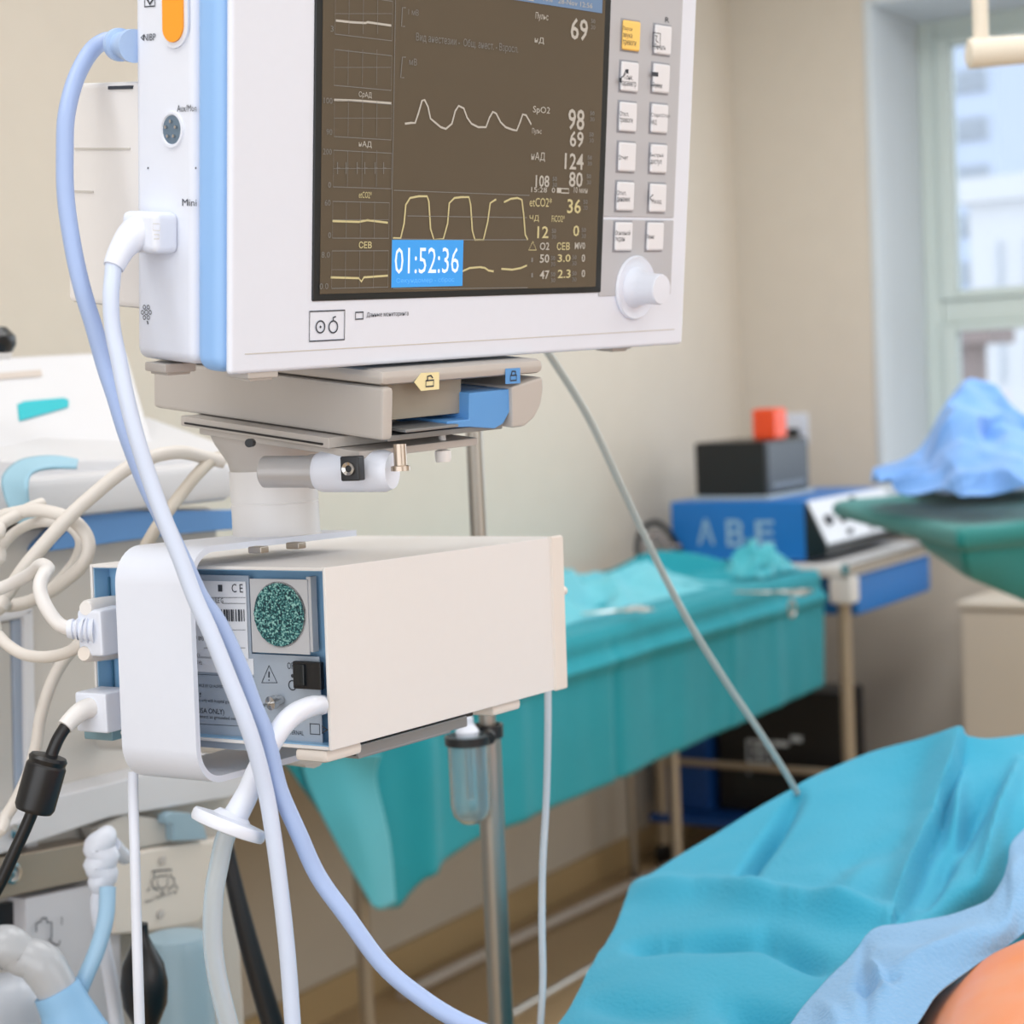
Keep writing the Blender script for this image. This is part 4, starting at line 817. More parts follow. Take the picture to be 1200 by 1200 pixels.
# ================================================================== TEAL DRAPED TABLE
TA0, TA1, TB0, TB1, TZ = -2.44, -1.87, 2.26, 4.43, .845
t = thing('instrument_table', 'long steel table hidden beneath the teal drape by the wall', 'table', ROOM @ Matrix.Translation(((TA0 + TA1) / 2, (TB0 + TB1) / 2, 0)))
b = MB(); rbox(b, TA0, TA1, TB0 + .02, TB1 - .01, TZ - .03, TZ - .002, .004); P('tabletop', b, m_steel, t)
for a_, b_ in ((TA0 + .05, TB0 + .25), (TA1 - .04, TB0 + .25), (TA0 + .05, TB1 - .06), (TA1 - .04, onp(791, 930, 0, TA1 - .04).y)):
    b = MB(); p0 = rp(a_, b_, 0); b.lathe([(.014, 0), (.017, .01), (.0125, .03), (.0125, TZ - .03)], M=Matrix.Translation(p0), seg=16); P('leg', b, m_steel, t)
b = MB(); b.tube([rp(TA1 - .04, TB0 + .25, .14), rp(TA1 - .04, TB1 - .06, .14)], .009, 10, smooth=False); P('foot_bar', b, m_steel, t)
def hem(bb):
    K = [(2.20, .80), (2.27, .76), (2.40, .60), (2.50, .475), (2.545, .468), (2.60, .505), (2.80, .528), (3.3, .53), (3.9, .54), (4.5, .548)]
    for (x0, z0), (x1, z1) in zip(K, K[1:]):
        if bb <= x1: return z0 + (z1 - z0) * max(0, (bb - x0)) / (x1 - x0)
    return K[-1][1]
rows = []
NB = 150
def crump(a, bb):
    """folds lying on the table top"""
    z = 0
    v = Vector((a * 3.2, bb * 2.6, 1.7)); z += .012 * noise.noise(v) + .006 * noise.noise(v * 2.7)
    for (a0, b0, a1, b1, w, h) in ((-2.40, 3.05, -2.05, 3.75, .05, .030), (-2.38, 2.9, -2.2, 4.3, .06, .035), (-2.2, 3.5, -1.98, 4.05, .035, .032), (-2.30, 3.7, -2.02, 3.62, .04, .03), (-2.3, 4.15, -1.98, 4.32, .035, .06), (-2.1, 4.05, -1.96, 4.30, .03, .03)):
        d, tt = segd((a, bb), (a0, b0), (a1, b1)); z += h * math.exp(-(d / w) ** 2) * (.4 + .6 * sin(pi * tt))
    return z
prof = [('t', k / 26) for k in range(27)] + [('h', k / 34) for k in range(1, 35)]
for j in range(NB + 1):
    bb = TB0 - .03 + (TB1 - TB0 + .05) * j / NB; r_ = []
    for kd, s in prof:
        if kd == 't':
            a = TA0 + .01 + (TA1 + .008 - TA0 - .01) * s
            e = min(1, (1 - s) / .15) * min(1, (s + .02) / .1); z = TZ + .006 + max(-.003, crump(a, bb)) * e
            r_.append(rp(a, bb, z))
        else:
            z1 = hem(bb); z = TZ + .004 + (z1 - TZ) * s; dz = TZ - z
            a = TA1 + .012 + .010 * (1 - math.exp(-dz / .02)) - .02 * dz
            a += .012 * math.exp(-((dz - .062) / .012) ** 2) - .006 * math.exp(-((dz - .035) / .015) ** 2)
            a += (.010 * noise.noise(Vector((bb * 5, z * 1.3, 4))) + .004 * noise.noise(Vector((bb * 15, z * 2, 9)))) * min(1, dz / .08)
            for bc, w, h in ((3.33, .012, -.014), (2.95, .03, .008), (3.9, .02, .006), (2.62, .035, .02), (2.47, .03, -.018), (4.15, .03, .007)): a += h * math.exp(-((bb - bc) / w) ** 2) * min(1, dz / .1)
            r_.append(rp(a, bb, z))
    rows.append(r_)
b = MB(); b.grid(rows); o = P('table_drape', b, m_teal, label='large teal drape covering the long table against the wall', cat='drape', wn=False)
s_ = o.modifiers.new('s', 'SOLIDIFY'); s_.thickness = .0025; s_.offset = 1
# folded light corner flap at the near end
fl = [[(352, 893, 2.92), (395, 884, 2.95), (445, 883, 3.0)], [(362, 925, 2.93), (400, 905, 2.96), (440, 915, 3.02)], [(392, 985, 2.95), (420, 975, 2.98), (455, 985, 3.05)], [(436, 1062, 3.0), (446, 1066, 3.02), (462, 1058, 3.06)]]
b = MB(); b.grid(cgrid([[at(*p) for p in r] for r in fl], 24, 30)); o = P('folded_flap', b, mat('flap_teal_pale', (76, 178, 196), .85, sheen=.3, var=.08), label='paler folded corner flap of cloth hanging at the near end of the table', cat='cloth', wn=False)
s_ = o.modifiers.new('s', 'SOLIDIFY'); s_.thickness = .003
# crumpled cloth lying at the far end of the table
def mound(name, label, cat, a0, a1, b0, b1, z0, h, m, seed, n=34, power=1.2, ridg=False):
    rows = []
    for i in range(n + 1):
        rr = []
        for j in range(n + 1):
            u = i / n * 2 - 1; v = j / n * 2 - 1; a = (a0 + a1) / 2 + u * (a1 - a0) / 2; bb = (b0 + b1) / 2 + v * (b1 - b0) / 2
            e = max(0, 1 - abs(u) ** 2.4) * max(0, 1 - abs(v) ** 2.4); q = Vector((u * 1.6, v * 1.6, seed))
            z = h * e ** power * (.55 + .9 * abs(noise.noise(q)) + .35 * abs(noise.noise(q * 2.3)))
            if ridg: z = h * min(1, e * 1.6) * (.25 + 1.1 * (1 - abs(noise.noise(q * 1.5)) * 3.2) * (.5 + noise.noise(q * .9)) + .25 * abs(noise.noise(q * 5)))
            if ridg: z = max(z, .002)
            q2 = noise.noise_vector(q * 1.7) * .03
            rr.append(rp(a + q2.x, bb + q2.y, z0 + z))
        rows.append(rr)
    b = MB(); b.grid(rows); o = P(name, b, m, label=label, cat=cat, wn=False)
    s_ = o.modifiers.new('s', 'SOLIDIFY'); s_.thickness = .003; return o
m_tealL = mat('teal_light_fabric', (70, 176, 190), .85, sheen=.25, var=.08, vscale=14)
mound('crumpled_cloth', 'pale teal cloth bunched up against the blue device at table end', 'cloth', -2.02, -1.90, 4.20, 4.42, TZ + .012, .085, m_tealL, 2.2)
mound('crumpled_cloth', 'crumpled teal cloth behind the module box, paled to stand for grazing light on the table', 'cloth', -2.42, -1.96, 2.90, 4.12, TZ + .010, .075, mat('teal_grazing_lit', (104, 190, 204), .85, sheen=.15, var=.06, vscale=14), 5.1, n=90, ridg=True)  # sheet added; its paler colour stands in for grazing light on the top
# small steel instruments on the edge
def scissors(px, py, z, rot, name, label, s=1.0):
    c0 = atz(px, py, z); t = thing(name, label, 'instrument', Matrix.Translation(c0) @ Matrix.Rotation(R(rot), 4, 'Z'))
    for sg in (-1, 1):
        b = MB(); ring = [(.018 * cos(k * pi / 8) * s + .05 * s, sg * .019 * s + .013 * sin(k * pi / 8) * s, 0) for k in range(17)]
        b.tube(ring, .0028, 8, smooth=False); b.tube([(.034 * s, sg * .015 * s, 0), (0, 0, 0), (-.07 * s, -sg * .004 * s, 0)], [.003, .0035, .0018], 8, smooth=False); P('finger_ring' if 0 else 'blade', b, m_chrome, t, local=True)
    b = MB(); b.lathe([(.0045, -.003), (.0045, .004), (.0003, .0045)], seg=12); P('pivot', b, m_chrome, t, local=True)
scissors(905, 694, TZ + .018, -25, 'surgical_clamp', 'steel clamp with ring handles lying at the far front corner of the table', 1.3)
scissors(722, 716, TZ + .03, 20, 'surgical_scissors', 'small steel scissors on the teal drape beside the long translucent line', 1.1)
# round ring handle dangling over the drape edge
c0 = atz(928, 713, .81)
b = MB(); b.tube([c0 + ROOM.to_3x3() @ Vector((.004 * 0, .018 * cos(k * pi / 8), .02 * sin(k * pi / 8))) for k in range(17)], .0035, 8, smooth=False); o = P('clamp_ring', b, m_chrome, label='steel ring handle hanging over the far corner of the drape', cat='instrument', wn=False)

# ================================================================== TROLLEY with devices
KA0, KA1, KB0, KB1, KZ = -2.42, -1.80, 4.52, 5.22, .855
t = thing('equipment_trolley', 'white and blue trolley in the corner carrying the blue and black devices', 'trolley', ROOM @ Matrix.Translation(((KA0 + KA1) / 2, (KB0 + KB1) / 2, 0)))
b = MB(); rbox(b, KA0, KA1, KB0, KB1, KZ - .03, KZ, .006); P('top_shelf', b, m_whiteB, t)
b = MB(); rbox(b, KA1 - .02, KA1 + .004, KB0 - .01, KB1, KZ - .022, KZ + .008, .004); P('edge_rail', b, m_chrome, t)
b = MB(); rbox(b, KA1 - .30, KA1 - .01, KB0 + .08, KB1 - .05, KZ - .14, KZ - .032, .01); P('drawer_unit', b, m_trblue, t, label='blue drawer unit')
b = MB(); rbox(b, KA1 - .06, KA1 + .004, KB0 + .0, KB0 + .06, KZ - .10, KZ - .03, .008); P('corner_bracket', b, m_whiteB, t)
b = MB(); rbox(b, KA0, KA1 - .04, KB0, KB1, .13, .15, .004); P('lower_shelf', b, m_dkblue, t)
for a_, b_ in ((KA0 + .03, KB0 + .03), (KA1 - .03, KB0 + .03), (KA0 + .03, KB1 - .03), (KA1 - .42, KB1 - .03)):
    b = MB(); b.lathe([(.017, .06), (.017, KZ - .03)], M=Matrix.Translation(rp(a_, b_, 0)), seg=16); l_ = P('post', b, m_whiteB if a_ > -2 else m_steel, t); l_.data.materials[0] = mat('post_tan', (172, 158, 138), .45, .3)
    b = MB(); b.lathe([(.004, -.015), (.032, -.013), (.034, 0), (.032, .013), (.004, .015)], M=ROOM @ Matrix.Translation((a_, b_, .034)) @ Matrix.Rotation(R(90), 4, 'Y'), seg=18); P('caster', b, m_black, l_)
b = MB(); b.tube([rp(KA0 + .03, KB0 + .03, .30), rp(KA1 - .03, KB0 + .03, .30)], .010, 10, smooth=False); P('cross_bar', b, m_steel, t).data.materials[0] = mat('post_tan', (172, 158, 138))
# lower cabinets
b = MB(); rbox(b, -2.41, -2.27, 4.60, 5.0, .152, .42, .008); P('blue_case', b, m_dkblue, label='dark blue case on the lower shelf of the corner trolley', cat='case')
t = thing('suction_unit', 'black unit with pale round logo on the lower shelf beneath the teal table end', 'device', ROOM @ Matrix.Translation((-2.06, 4.85, .152)))
b = MB(); rbox(b, -2.255, -1.88, 4.63, 4.80, .152, .50, .012); P('casing', b, m_black, t)
PX = Pl(ROOM, 1, 4.628, (1, 0, 0), (0, 0, 1), (0, -1, 0), .0008)
b = MB(); PX.frame(b, 877, 868, 903, 892, .010); PX.circ(b, 890, 880, 6, .010); PX.rect(b, 906, 868, 924, 874); PX.rect(b, 927, 862, 940, 869); PX.line(b, [(878, 905), (874, 930)], .006); b.b.transform(ROOM); P('casing_print', b, m_pale, t, mods='flat')
b = MB(); rbox(b, -2.20, -1.95, 4.622, 4.63, .20, .26, .004); P('handle_recess', b, m_bezel, t)
# electrosurgical unit
EA0, EA1, EB0, EB1, EZ0, EZ1 = -2.345, -1.945, 4.58, 5.15, KZ + .006, 1.022
t = thing('electrosurgical_unit', 'bright blue box device with pale letters and white sloping control panel', 'device', ROOM @ Matrix.Translation((-2.1, 4.85, EZ0 - .006)))
b = MB(); rbox(b, EA0, EA1, EB0, EB1, EZ0, EZ1, .006); P('casing', b, m_trblue, t)
PX = Pl(ROOM, 1, EB0, (1, 0, 0), (0, 0, 1), (0, -1, 0), .001)
BOLD[0] = .02; b = MB(); PX.text(b, 'А', 818, 608, 838, 638); PX.text(b, 'В', 852, 609, 872, 640); PX.text(b, 'Е', 886, 610, 908, 638); b.b.transform(ROOM); BOLD[0] = 0; P('side_letters', b, mat('letter_pale', (150, 188, 216), .6), t, mods='flat')
b = MB(); cs = [(EA1 - .002, EZ1 - .002), (EA1 + .06, EZ0 + .040), (EA1 + .06, EZ0 + .015), (EA1 - .002, EZ0)]
b.poly([rp(a, EB0 + .0, z) for a, z in cs], ROOM.to_3x3() @ Vector((0, EB1 - EB0, 0)), .004); cpn = P('console_base', b, m_bezel, t, label='dark console side')
n_ = Vector((EZ1 - EZ0 - .042, 0, .062)).normalized()
b = MB(); o_ = .002; b.poly([rp(EA1 + .004 + n_.x * o_, EB0 + .004, EZ1 - .004 + n_.z * o_), rp(EA1 + .058 + n_.x * o_, EB0 + .004, EZ0 + .044 + n_.z * o_), rp(EA1 + .058 + n_.x * o_, EB1 - .004, EZ0 + .044 + n_.z * o_), rp(EA1 + .004 + n_.x * o_, EB1 - .004, EZ1 - .004 + n_.z * o_)], ROOM.to_3x3() @ (n_ * .003)); cp_ = P('control_panel', b, mat('panel_white', (214, 218, 226), .4), t)
for k, (u, v) in enumerate(((.5, .12), (.5, .30), (.5, .48), (.5, .66), (.85, .3), (.15, .5), (.85, .6))):
    pa = Vector((EA1 + .004 + .054 * u, EB0 + .57 * v, EZ1 - .004 - (EZ1 - EZ0 - .048) * u)) + n_ * .005; r_ = .016 if k < 4 else .008
    b = MB(); b.lathe([(r_, 0), (r_ * .8, .014), (.0003, .015)], M=axisM(ROOM @ pa, ROOM.to_3x3() @ n_), seg=18); P('dial', b, m_dark, cp_)
# black box on top
t = thing('black_power_box', 'black box standing on top of the blue device under the orange cube', 'device', ROOM @ Matrix.Translation((-2.17, 4.85, EZ1)))
bx0 = onp(814, 550, 1, 4.62).x; bx1 = onp(897, 550, 1, 4.62).x; bz1 = onp(897, 517, 1, 4.62).z
bbk = onp(948, 550, 0, bx1).y
b = MB(); rbox(b, bx0, bx1, 4.62, bbk, EZ1 + .012, bz1, .008); P('casing', b, m_black, t)
b = MB(); rbox(b, bx1 - .002, bx1 + .004, 4.63, bbk - .01, EZ1 + .022, bz1 - .008, .003); P('front_panel', b, mat('panel_charcoal', (58, 66, 76), .4), t, label='charcoal front panel')
b = MB(); rbox(b, bx1 + .003, bx1 + .005, 4.66, bbk - .04, EZ1 + .03, EZ1 + .042); P('name_strip', b, mat('strip_pale', (120, 130, 140), .5), t)
b = MB(); rbox(b, bx0 - .004, bx1 + .01, 4.61, bbk + .01, EZ1, EZ1 + .012, .003); P('base_strip', b, mat('base_pale', (170, 182, 190), .5), t)
oc0 = onp(882, 500, 1, 4.72).x; oc1 = onp(908, 500, 1, 4.72).x
t = thing('orange_cube', 'small orange cube standing on the black box', 'lamp', ROOM @ Matrix.Translation(((oc0 + oc1) / 2, 4.74, bz1)))
b = MB(); rbox(b, oc0, oc1, 4.72, 4.80, bz1 + .001, onp(895, 479, 1, 4.72).z, .006); ob = P('body', b, m_orange, t)  # plain orange base colour, no emission
for k in range(5):
    b = MB(); z = bz1 + .012 + k * .015; rbox(b, oc0 - .002, oc1 + .002, 4.718, 4.802, z, z + .006, .001); P('rib', b, m_orange, t)
# socket on the far wall
t = thing('wall_socket', 'white wall socket with a black plug behind the orange cube', 'socket', ROOM @ Matrix.Translation((onp(932, 500, 1, WB).x, WB, onp(932, 500, 1, WB).z)))
a_ = onp(932, 503, 1, WB - .01)
b = MB(); rbox(b, a_.x - .042, a_.x + .042, WB - .012, WB, a_.z - .05, a_.z + .05, .004); P('plate', b, m_white, t)
b = MB(); rbox(b, a_.x - .016, a_.x + .016, WB - .045, WB - .011, a_.z - .028, a_.z + .004, .005); P('plug', b, m_black, t)
single('dark_cord', 'dark cord looping behind the blue device by the wall', 'cord', [(800, 652, 5.1), (785, 625, 5.1), (768, 612, 5.1), (752, 622, 5.05), (747, 645, 5.0), (755, 662, 5.0)], .008, m_black)
single('dark_cord', 'brownish cord curling left of the blue device above the drape', 'cord', [(798, 640, 5.0), (782, 640, 5.0), (772, 628, 5.0), (762, 630, 5.0), (756, 650, 4.98), (766, 666, 4.98)], .006, m_brown)
# beige cabinet under the window
a_ = onp(1125, 705, 1, 5.02)
t = thing('low_cabinet', 'plain beige low cabinet under the window at the right edge', 'cabinet', ROOM @ Matrix.Translation((a_.x + .4, 5.2, 0)))
b = MB(); rbox(b, a_.x, a_.x + .9, 5.02, WB - .02, .06, a_.z - .018, .004); P('carcass', b, mat('cabinet_beige', (206, 196, 182), .6, var=.02), t)
b = MB(); rbox(b, a_.x - .006, a_.x + .906, 5.0, WB - .015, a_.z - .018, a_.z, .004); P('top_board', b, mat('cabinet_beige', (206, 196, 182)), t)
b = MB(); rbox(b, a_.x + .02, a_.x + .88, 5.04, WB - .04, 0, .06); P('plinth', b, m_dark, t)
for k in range(2):
    b = MB(); rbox(b, a_.x + .006 + k * .447, a_.x + .447 + k * .447, 5.006, 5.02, .07, a_.z - .024, .003); d_ = P('door', b, mat('cabinet_beige', (206, 196, 182)), t)
    b = MB(); rbox(b, a_.x + (.39 + k * .08), a_.x + (.40 + k * .08), 4.985, 5.008, .42, .52, .003); P('handle', b, m_steel, d_)
# tube on the floor, standing in for a lower bar of the table
b = MB(); b.tube([atz(x, y, .018) for x, y in ((470, 1166), (560, 1122), (650, 1079), (720, 1046), (792, 1012), (870, 975), (930, 950))], .013, 12); P('floor_tube', b, mat('tube_pale_grey', (196, 186, 176), .5), label='pale grey tube along the floor beside the skirting board, in place of a table bar', cat='hose', wn=False)

# ================================================================== GREEN DRAPED STAND (right)
gz = 1.075
def gp(px, py, z): return atz(px, py, z)
C_ = gp(1126, 622, gz); Lp = gp(984, 588, gz); Rp = C_ + Vector((.62, .42, 0)); Fp = Lp + Vector((.62, .42, 0))
cen = (C_ + Fp) / 2
t = thing('mayo_stand', 'steel stand carrying the green draped tray by the window', 'stand', Matrix.Translation((cen.x, cen.y, 0)))
b = MB(); b.poly([cen + (v - cen) * .90 + Vector((0, 0, -.03)) for v in (C_, Rp, Fp, Lp)], Vector((0, 0, .015)), .003); P('tray', b, m_steel, t)
b = MB(); b.lathe([(.015, .05), (.015, gz - .03)], M=Matrix.Translation((Rp.x + .0, (Rp.y + Fp.y) / 2 - .25, 0)), seg=16); P('column', b, m_steel, t)
b = MB(); b.box(Rp.x - .25, Rp.x + .05, (Rp.y + Fp.y) / 2 - .5, (Rp.y + Fp.y) / 2, .03, .06, .01); P('base', b, m_steel, t)
# green drape: top sheet, rolled edge, then hanging skirt
N = 60; rows = []
edge = []
def lerp(a, b_, k): return a + (b_ - a) * k
per = [(Fp, .86), (Lp, gz - .012), (lerp(Lp, C_, .5), gz - .022), (C_, gz - .055), (lerp(C_, Rp, .35), gz - .15), (Rp, gz - .30)]
pts = interp([Vector((p.x, p.y, h)) for p, h in per], N)
ctr = cen
pts = []
for i in range(N):
    x = i / (N - 1) * (len(per) - 1); k = min(int(x), len(per) - 2); f_ = x - k; pts.append((lerp(per[k][0], per[k + 1][0], f_), lerp(per[k][1], per[k + 1][1], f_)))
for i, (p, h) in enumerate(pts):
    out_ = (p - ctr); out_.z = 0; out_.normalize(); r_ = []
    for s in range(9):
        f_ = s / 8; q = lerp(ctr, p, f_); q.z = gz + .004 * noise.noise(Vector((q.x * 9, q.y * 9, 1))) + .003; r_.append(q)
    for k in range(1, 6):
        a_ = pi * k / 6; r_.append(Vector((p.x, p.y, gz - .016)) + out_ * (.020 * sin(a_)) + Vector((0, 0, .018 * cos(a_))))
    for k in range(1, 13):
        f_ = k / 12; z = gz - .034 + (h - gz + .0) * f_ if h < gz - .034 else gz - .034 - .004 * f_
        w_ = -.012 + (.014 * noise.noise(Vector((i * .22, f_ * 1.2, 6)))) * f_ - .05 * f_ * f_
        r_.append(Vector((p.x, p.y, min(z, gz - .034))) + out_ * w_)
    rows.append(r_)
b = MB(); b.grid(rows); o = P('green_drape', b, m_green, label='dark green drape with rolled edge covering the stand by the window', cat='drape', wn=False)
s_ = o.modifiers.new('s', 'SOLIDIFY'); s_.thickness = .003
# white tray with the blue wrap
tz = gz + .028
b = MB(); b.poly([gp(1024, 556, tz), gp(1104, 580, tz), gp(1260, 572, tz), gp(1240, 546, tz)], Vector((0, 0, .010)), .003)
P('paper_tray', b, mat('tray_white', (200, 212, 236), .5), label='white flat packet edge under the blue wrap on the green drape', cat='packet')
ctl = [[(1030, 546, 3.85), (1052, 536, 3.9), (1084, 518, 3.9), (1103, 482, 3.9), (1132, 446, 3.9), (1165, 452, 3.9), (1190, 478, 3.9), (1230, 500, 3.9)],
       [(1026, 552, 3.75), (1056, 545, 3.75), (1082, 528, 3.76), (1108, 474, 3.8), (1132, 462, 3.72), (1162, 470, 3.74), (1188, 492, 3.72), (1230, 510, 3.72)],
       [(1026, 556, 3.65), (1060, 551, 3.62), (1085, 535, 3.68), (1104, 494, 3.66), (1130, 500, 3.54), (1160, 508, 3.62), (1190, 508, 3.56), (1230, 525, 3.55)],
       [(1029, 557, 3.55), (1064, 558, 3.48), (1092, 552, 3.50), (1112, 532, 3.46), (1134, 548, 3.36), (1156, 534, 3.44), (1188, 542, 3.36), (1230, 550, 3.40)],
       [(1032, 560, 3.50), (1070, 570, 3.40), (1104, 577, 3.36), (1122, 578, 3.30), (1140, 577, 3.26), (1165, 574, 3.28), (1195, 570, 3.28), (1230, 570, 3.28)]]
g_ = cgrid([[at(*p) for p in r] for r in ctl], 90, 60)
g_ = [[p + noise.noise_vector(p * 14) * .008 + Vector((0, -1, .6)) * (.030 * (1 - abs(noise.noise(p * 6.5)) * 2.5) + .005 * (1 - abs(noise.noise(p * 16)) * 2.5) - .024) for p in r] for r in g_]
b = MB(); b.grid(g_); o = P('blue_wrap', b, m_blueclo2, label='crumpled light blue wrap heaped on the white packet by the window', cat='cloth', wn=False)
s_ = o.modifiers.new('s', 'SOLIDIFY'); s_.thickness = .003
mb2 = MB(); q = gp(1195, 563, gz + .045); mb2.tube([q + Vector((-.03, 0, 0)), q + Vector((0, .0, .008)), q + Vector((.06, .03, 0))], [.014, .022, .018], 14); P('gauze_roll', mb2, m_cream, label='cream gauze roll beside the blue wrap at the right edge', cat='gauze', wn=False)
# ---- lamp arm in front of the window
t = root_at('lamp_arm', 'cream jointed lamp arm crossing the top of the window', 'lamp arm', at(1160, 60, 2.3))
b = MB(); b.tube([at(1133, 63, 2.3), at(1136, 63, 2.3), at(1200, 58, 2.3), at(1420, 44, 2.3)], [.012, .0185, .0175, .0175], 20, smooth=False); P('horizontal_tube', b, mat('arm_cream', (232, 224, 208), .4), t)
q = at(1150, 62, 2.3); b = MB(); b.lathe([(.0095, .0), (.0095, CZ - q.z)], M=Matrix.Translation(q), seg=20); P('vertical_tube', b, mat('arm_cream', (232, 224, 208)), t)
b = MB(); b.lathe([(.05, -.03), (.05, 0)], M=Matrix.Translation((q.x, q.y, CZ)), seg=24); P('ceiling_plate', b, m_white, t)

# ================================================================== OPERATING TABLE, PATIENT, DRAPES
t = thing('operating_table', 'operating table hidden beneath the patient drapes', 'table', Matrix.Translation((.42, 1.35, 0)))
b = MB(); b.box(.16, .70, .45, 1.92, .68, .72, .01); P('tabletop', b, m_black, t)
b = MB(); b.box(.28, .56, 1.0, 1.5, .10, .68, .03); P('pedestal', b, m_steel, t)
b = MB(); b.box(.18, .68, .8, 1.7, 0, .10, .02); P('base', b, m_steel, t)
b = MB()
def body(path, r, flat): b.tube(path, r, 20, n=6, flat=flat)
b.tube([(.62, .42, .83), (.58, .62, .84), (.53, .85, .825), (.49, 1.05, .818), (.467, 1.25, .820), (.485, 1.40, .812), (.49, 1.54, .79)], [.08, .10, .115, .120, .120, .112, .07], 24, flat=1.74)
b.tube([(.63, .22, .86), (.63, .30, .86), (.62, .40, .85)], [.06, .062, .07], 18)
b.tube([(.64, .06, .88), (.64, .10, .88), (.64, .20, .88), (.64, .27, .87)], [.05, .085, .09, .06], 20)
for sx in (-1, 1):
    b.tube([(.47 + sx * .085, 1.34, .80), (.44 + sx * .09, 1.58, .79), (.40 + sx * .09, 1.78, .775), (.38 + sx * .08, 1.88, .765)], [.082, .07, .05, .04], 16)
    b.tube([(.61 + sx * .17, .48, .84), (.60 + sx * .24, .72, .78), (.56 + sx * .24, .95, .76), (.55 + sx * .23, 1.04, .76)], [.05, .042, .034, .03], 14)
m_skin = mat('iodine_skin', (250, 152, 92), .42, sss=.15, var=.06, vscale=6, coat=.15)
nt = m_skin.node_tree; tc = nt.nodes.new('ShaderNodeTexCoord'); nn = nt.nodes.new('ShaderNodeTexNoise'); nn.inputs['Scale'].default_value = 7; nn.inputs['Detail'].default_value = 3
rr_ = nt.nodes.new('ShaderNodeValToRGB'); e = rr_.color_ramp.elements; e[0].position = .42; e[0].color = lin((240, 140, 78)) + (1,); e[1].position = .66; e[1].color = lin((232, 164, 134)) + (1,)
nt.links.new(tc.outputs['Object'], nn.inputs['Vector']); nt.links.new(nn.outputs['Fac'], rr_.inputs[0]); nt.links.new(rr_.outputs[0], nt.nodes['Principled BSDF'].inputs['Base Color'])
pe = P('person', b, m_skin, label='person lying under the drapes, a patch of orange-stained skin showing', cat='person', wn=False)
rm = pe.modifiers.new('fuse', 'REMESH'); rm.mode = 'VOXEL'; rm.voxel_size = .010; rm.use_smooth_shade = True
sm = pe.modifiers.new('smooth', 'SMOOTH'); sm.iterations = 8; sm.factor = .6
CR = [((1130, 860), (1098, 960), 9, 0.0300, 's'), ((1098, 960), (1052, 1066), 9, 0.0330, 's'), ((933, 935), (869, 1040), 8, -0.0240, 'g'), ((738, 1046), (830, 1046), 12, 0.0150, 'g'), ((830, 1046), (930, 1060), 12, 0.0180, 'g'), ((930, 1060), (1035, 1075), 12, 0.0210, 'g'), ((740, 1112), (790, 1106), 9, -0.0150, 'g'), ((790, 1106), (900, 1100), 9, -0.0180, 'g'), ((900, 1098), (965, 1130), 12, -0.0180, 'g'), ((1160, 930), (1085, 1050), 11, -0.0180, 'g'), ((1125, 900), (1120, 1000), 10, 0.0150, 'g'), ((1195, 900), (1150, 1040), 11, 0.0180, 'g'), ((990, 1020), (1050, 990), 14, -0.0105, 'g'), ((850, 1180), (930, 1200), 14, -0.0180, 'g'), ((700, 1180), (800, 1185), 12, -0.0090, 'g'), ((1045, 980), (985, 1055), 16, 0.0090, 'g')]
def drape(name, label, m, ctl, nu, nv, cre, nz=.003, fall=True):
    rows = cgrid([[Vector((p[0], p[1], p[2])) for p in r] for r in ctl], nu, nv); G_ = []
    for r in rows:
        L_ = []
        for p in r:
            z = p.z + crease((p.x, p.y), cre); q = atz(p.x, p.y, p.z)
            q = q + Vector((0, 0, z - p.z)); q += noise.noise_vector(q * 7) * nz * 1.4 + noise.noise_vector(q * 22) * nz * .4; L_.append(q)
        G_.append(L_)
    if fall:   # left edge and far edge drop down out of sight
        for L_ in G_:
            e = L_[0]; e2 = L_[0]; ex = [e2 + Vector((-.004 - .0 * k, 0, -.02 - k * .045)) + Vector((.010 * noise.noise(Vector((e.y * 9, k * .3, 2))), 0, 0)) for k in range(9, -1, -1)]
            L_[:0] = ex
        top_ = G_[0]; ext = []
        for k in range(9, -1, -1): ext.append([p + Vector((0, .012 + .004 * min(k, 3), -.02 - k * .045)) for p in top_])
        G_[:0] = ext
    b = MB(); b.grid(G_); o = P(name, b, m, label=label, cat='drape', wn=False)
    s_ = o.modifiers.new('s', 'SOLIDIFY'); s_.thickness = .0022; return o
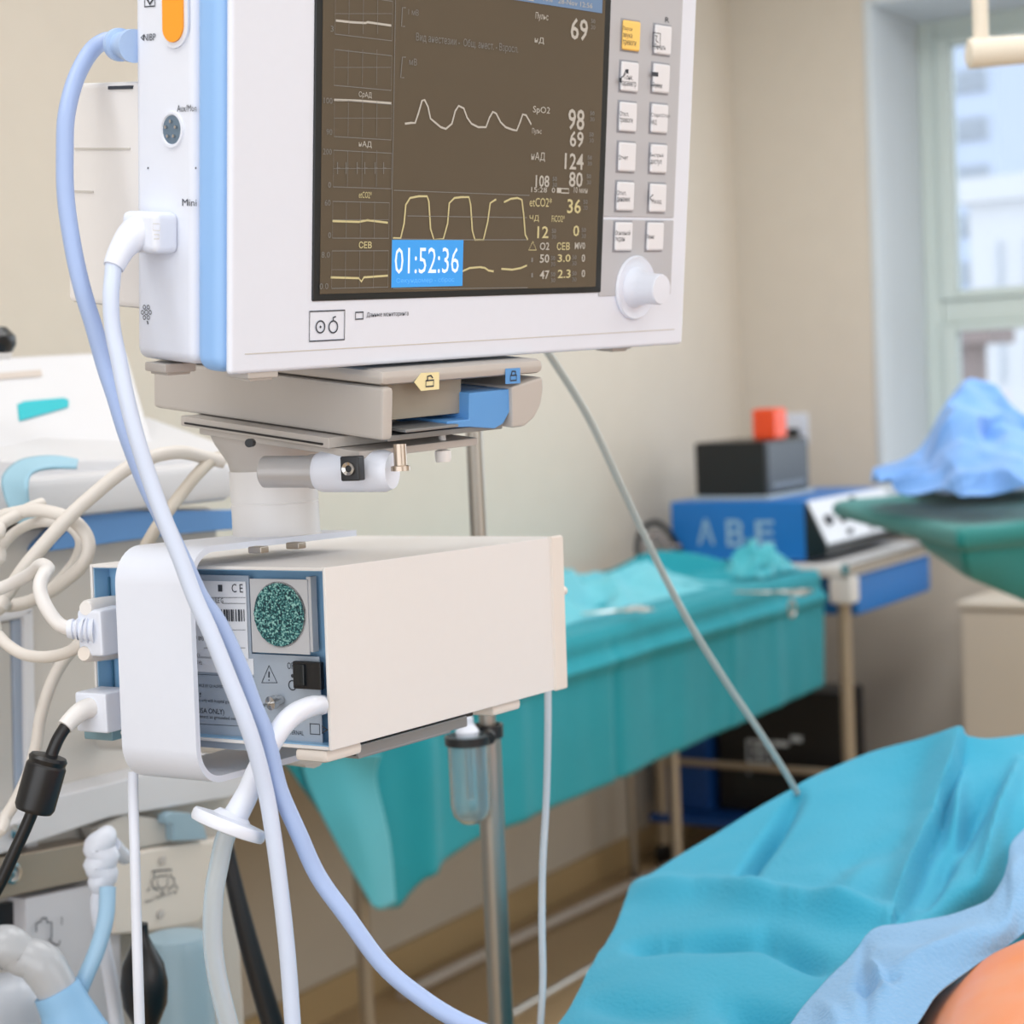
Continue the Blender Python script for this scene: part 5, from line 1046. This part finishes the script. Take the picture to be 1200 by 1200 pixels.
cyan = [[(738, 1046, .845), (800, 1003, .862), (900, 940, .90), (1000, 888, .935), (1078, 866, .955), (1128, 858, .968), (1165, 866, .958), (1260, 850, .96)],
        [(728, 1068, .845), (795, 1030, .858), (895, 980, .885), (990, 940, .91), (1066, 915, .925), (1112, 905, .94), (1165, 905, .935), (1260, 895, .94)],
        [(718, 1088, .845), (790, 1055, .855), (888, 1020, .872), (975, 990, .89), (1050, 975, .90), (1090, 970, .91), (1160, 965, .91), (1260, 960, .915)],
        [(706, 1110, .843), (785, 1085, .853), (880, 1060, .866), (965, 1050, .878), (1030, 1045, .885), (1080, 1045, .89), (1150, 1040, .884), (1260, 1040, .84)],
        [(684, 1152, .843), (765, 1135, .850), (860, 1120, .858), (945, 1112, .868), (1015, 1110, .873), (1070, 1110, .874), (1150, 1110, .83), (1260, 1110, .79)],
        [(656, 1206, .842), (745, 1196, .848), (845, 1188, .852), (935, 1182, .858), (1010, 1180, .862), (1070, 1180, .85), (1150, 1180, .80), (1260, 1180, .79)],
        [(590, 1330, .84), (700, 1320, .846), (820, 1310, .85), (930, 1300, .852), (1010, 1300, .84), (1080, 1300, .79), (1160, 1300, .78), (1290, 1300, .78)],
        [(430, 1640, .84), (580, 1640, .845), (740, 1640, .85), (900, 1640, .82), (1010, 1640, .78), (1110, 1640, .77), (1230, 1640, .77), (1420, 1640, .77)]]
drape('patient_drape', 'large bright cyan drape spread over the patient at lower right', m_cyan, cyan, 190, 170, CR)
rA = [(905, 1225, .868), (948, 1168, .872), (985, 1128, .878), (1022, 1087, .888), (1065, 1079, .893), (1130, 1067, .898), (1172, 1042, .902), (1188, 985, .912), (1250, 940, .918)]
rC = [(1060, 1228, .892), (1080, 1196, .897), (1100, 1170, .901), (1122, 1149, .905), (1142, 1133, .908), (1165, 1116, .911), (1185, 1101, .913), (1205, 1086, .916), (1260, 1050, .92)]
rC = [(x_, y_, z_ - .016) for x_, y_, z_ in rC]
rB = [((p[0] + q[0]) / 2, (p[1] + q[1]) / 2, (p[2] + q[2]) / 2 + .012) for p, q in zip(rA, rC)]
CR2 = [((1010, 1110), (1016, 1200), 8, -.006, 'g'), ((1016, 1125), (1040, 1165), 6, .007, 'g'), ((1000, 1160), (1050, 1150), 6, -.006, 'g'), ((1060, 1130), (1150, 1085), 10, .006, 'g'), ((1040, 1100), (1110, 1095), 9, -.004, 'g'), ((1165, 1060), (1190, 1010), 7, .006, 'g'), ((960, 1180), (985, 1210), 10, .006, 'g')]
drape('blue_surgical_sheet', 'pale blue crinkled sheet between the cyan drape and the orange-stained skin', m_blueclo, [rA, rB, rC], 150, 70, CR2, nz=.0035, fall=False)
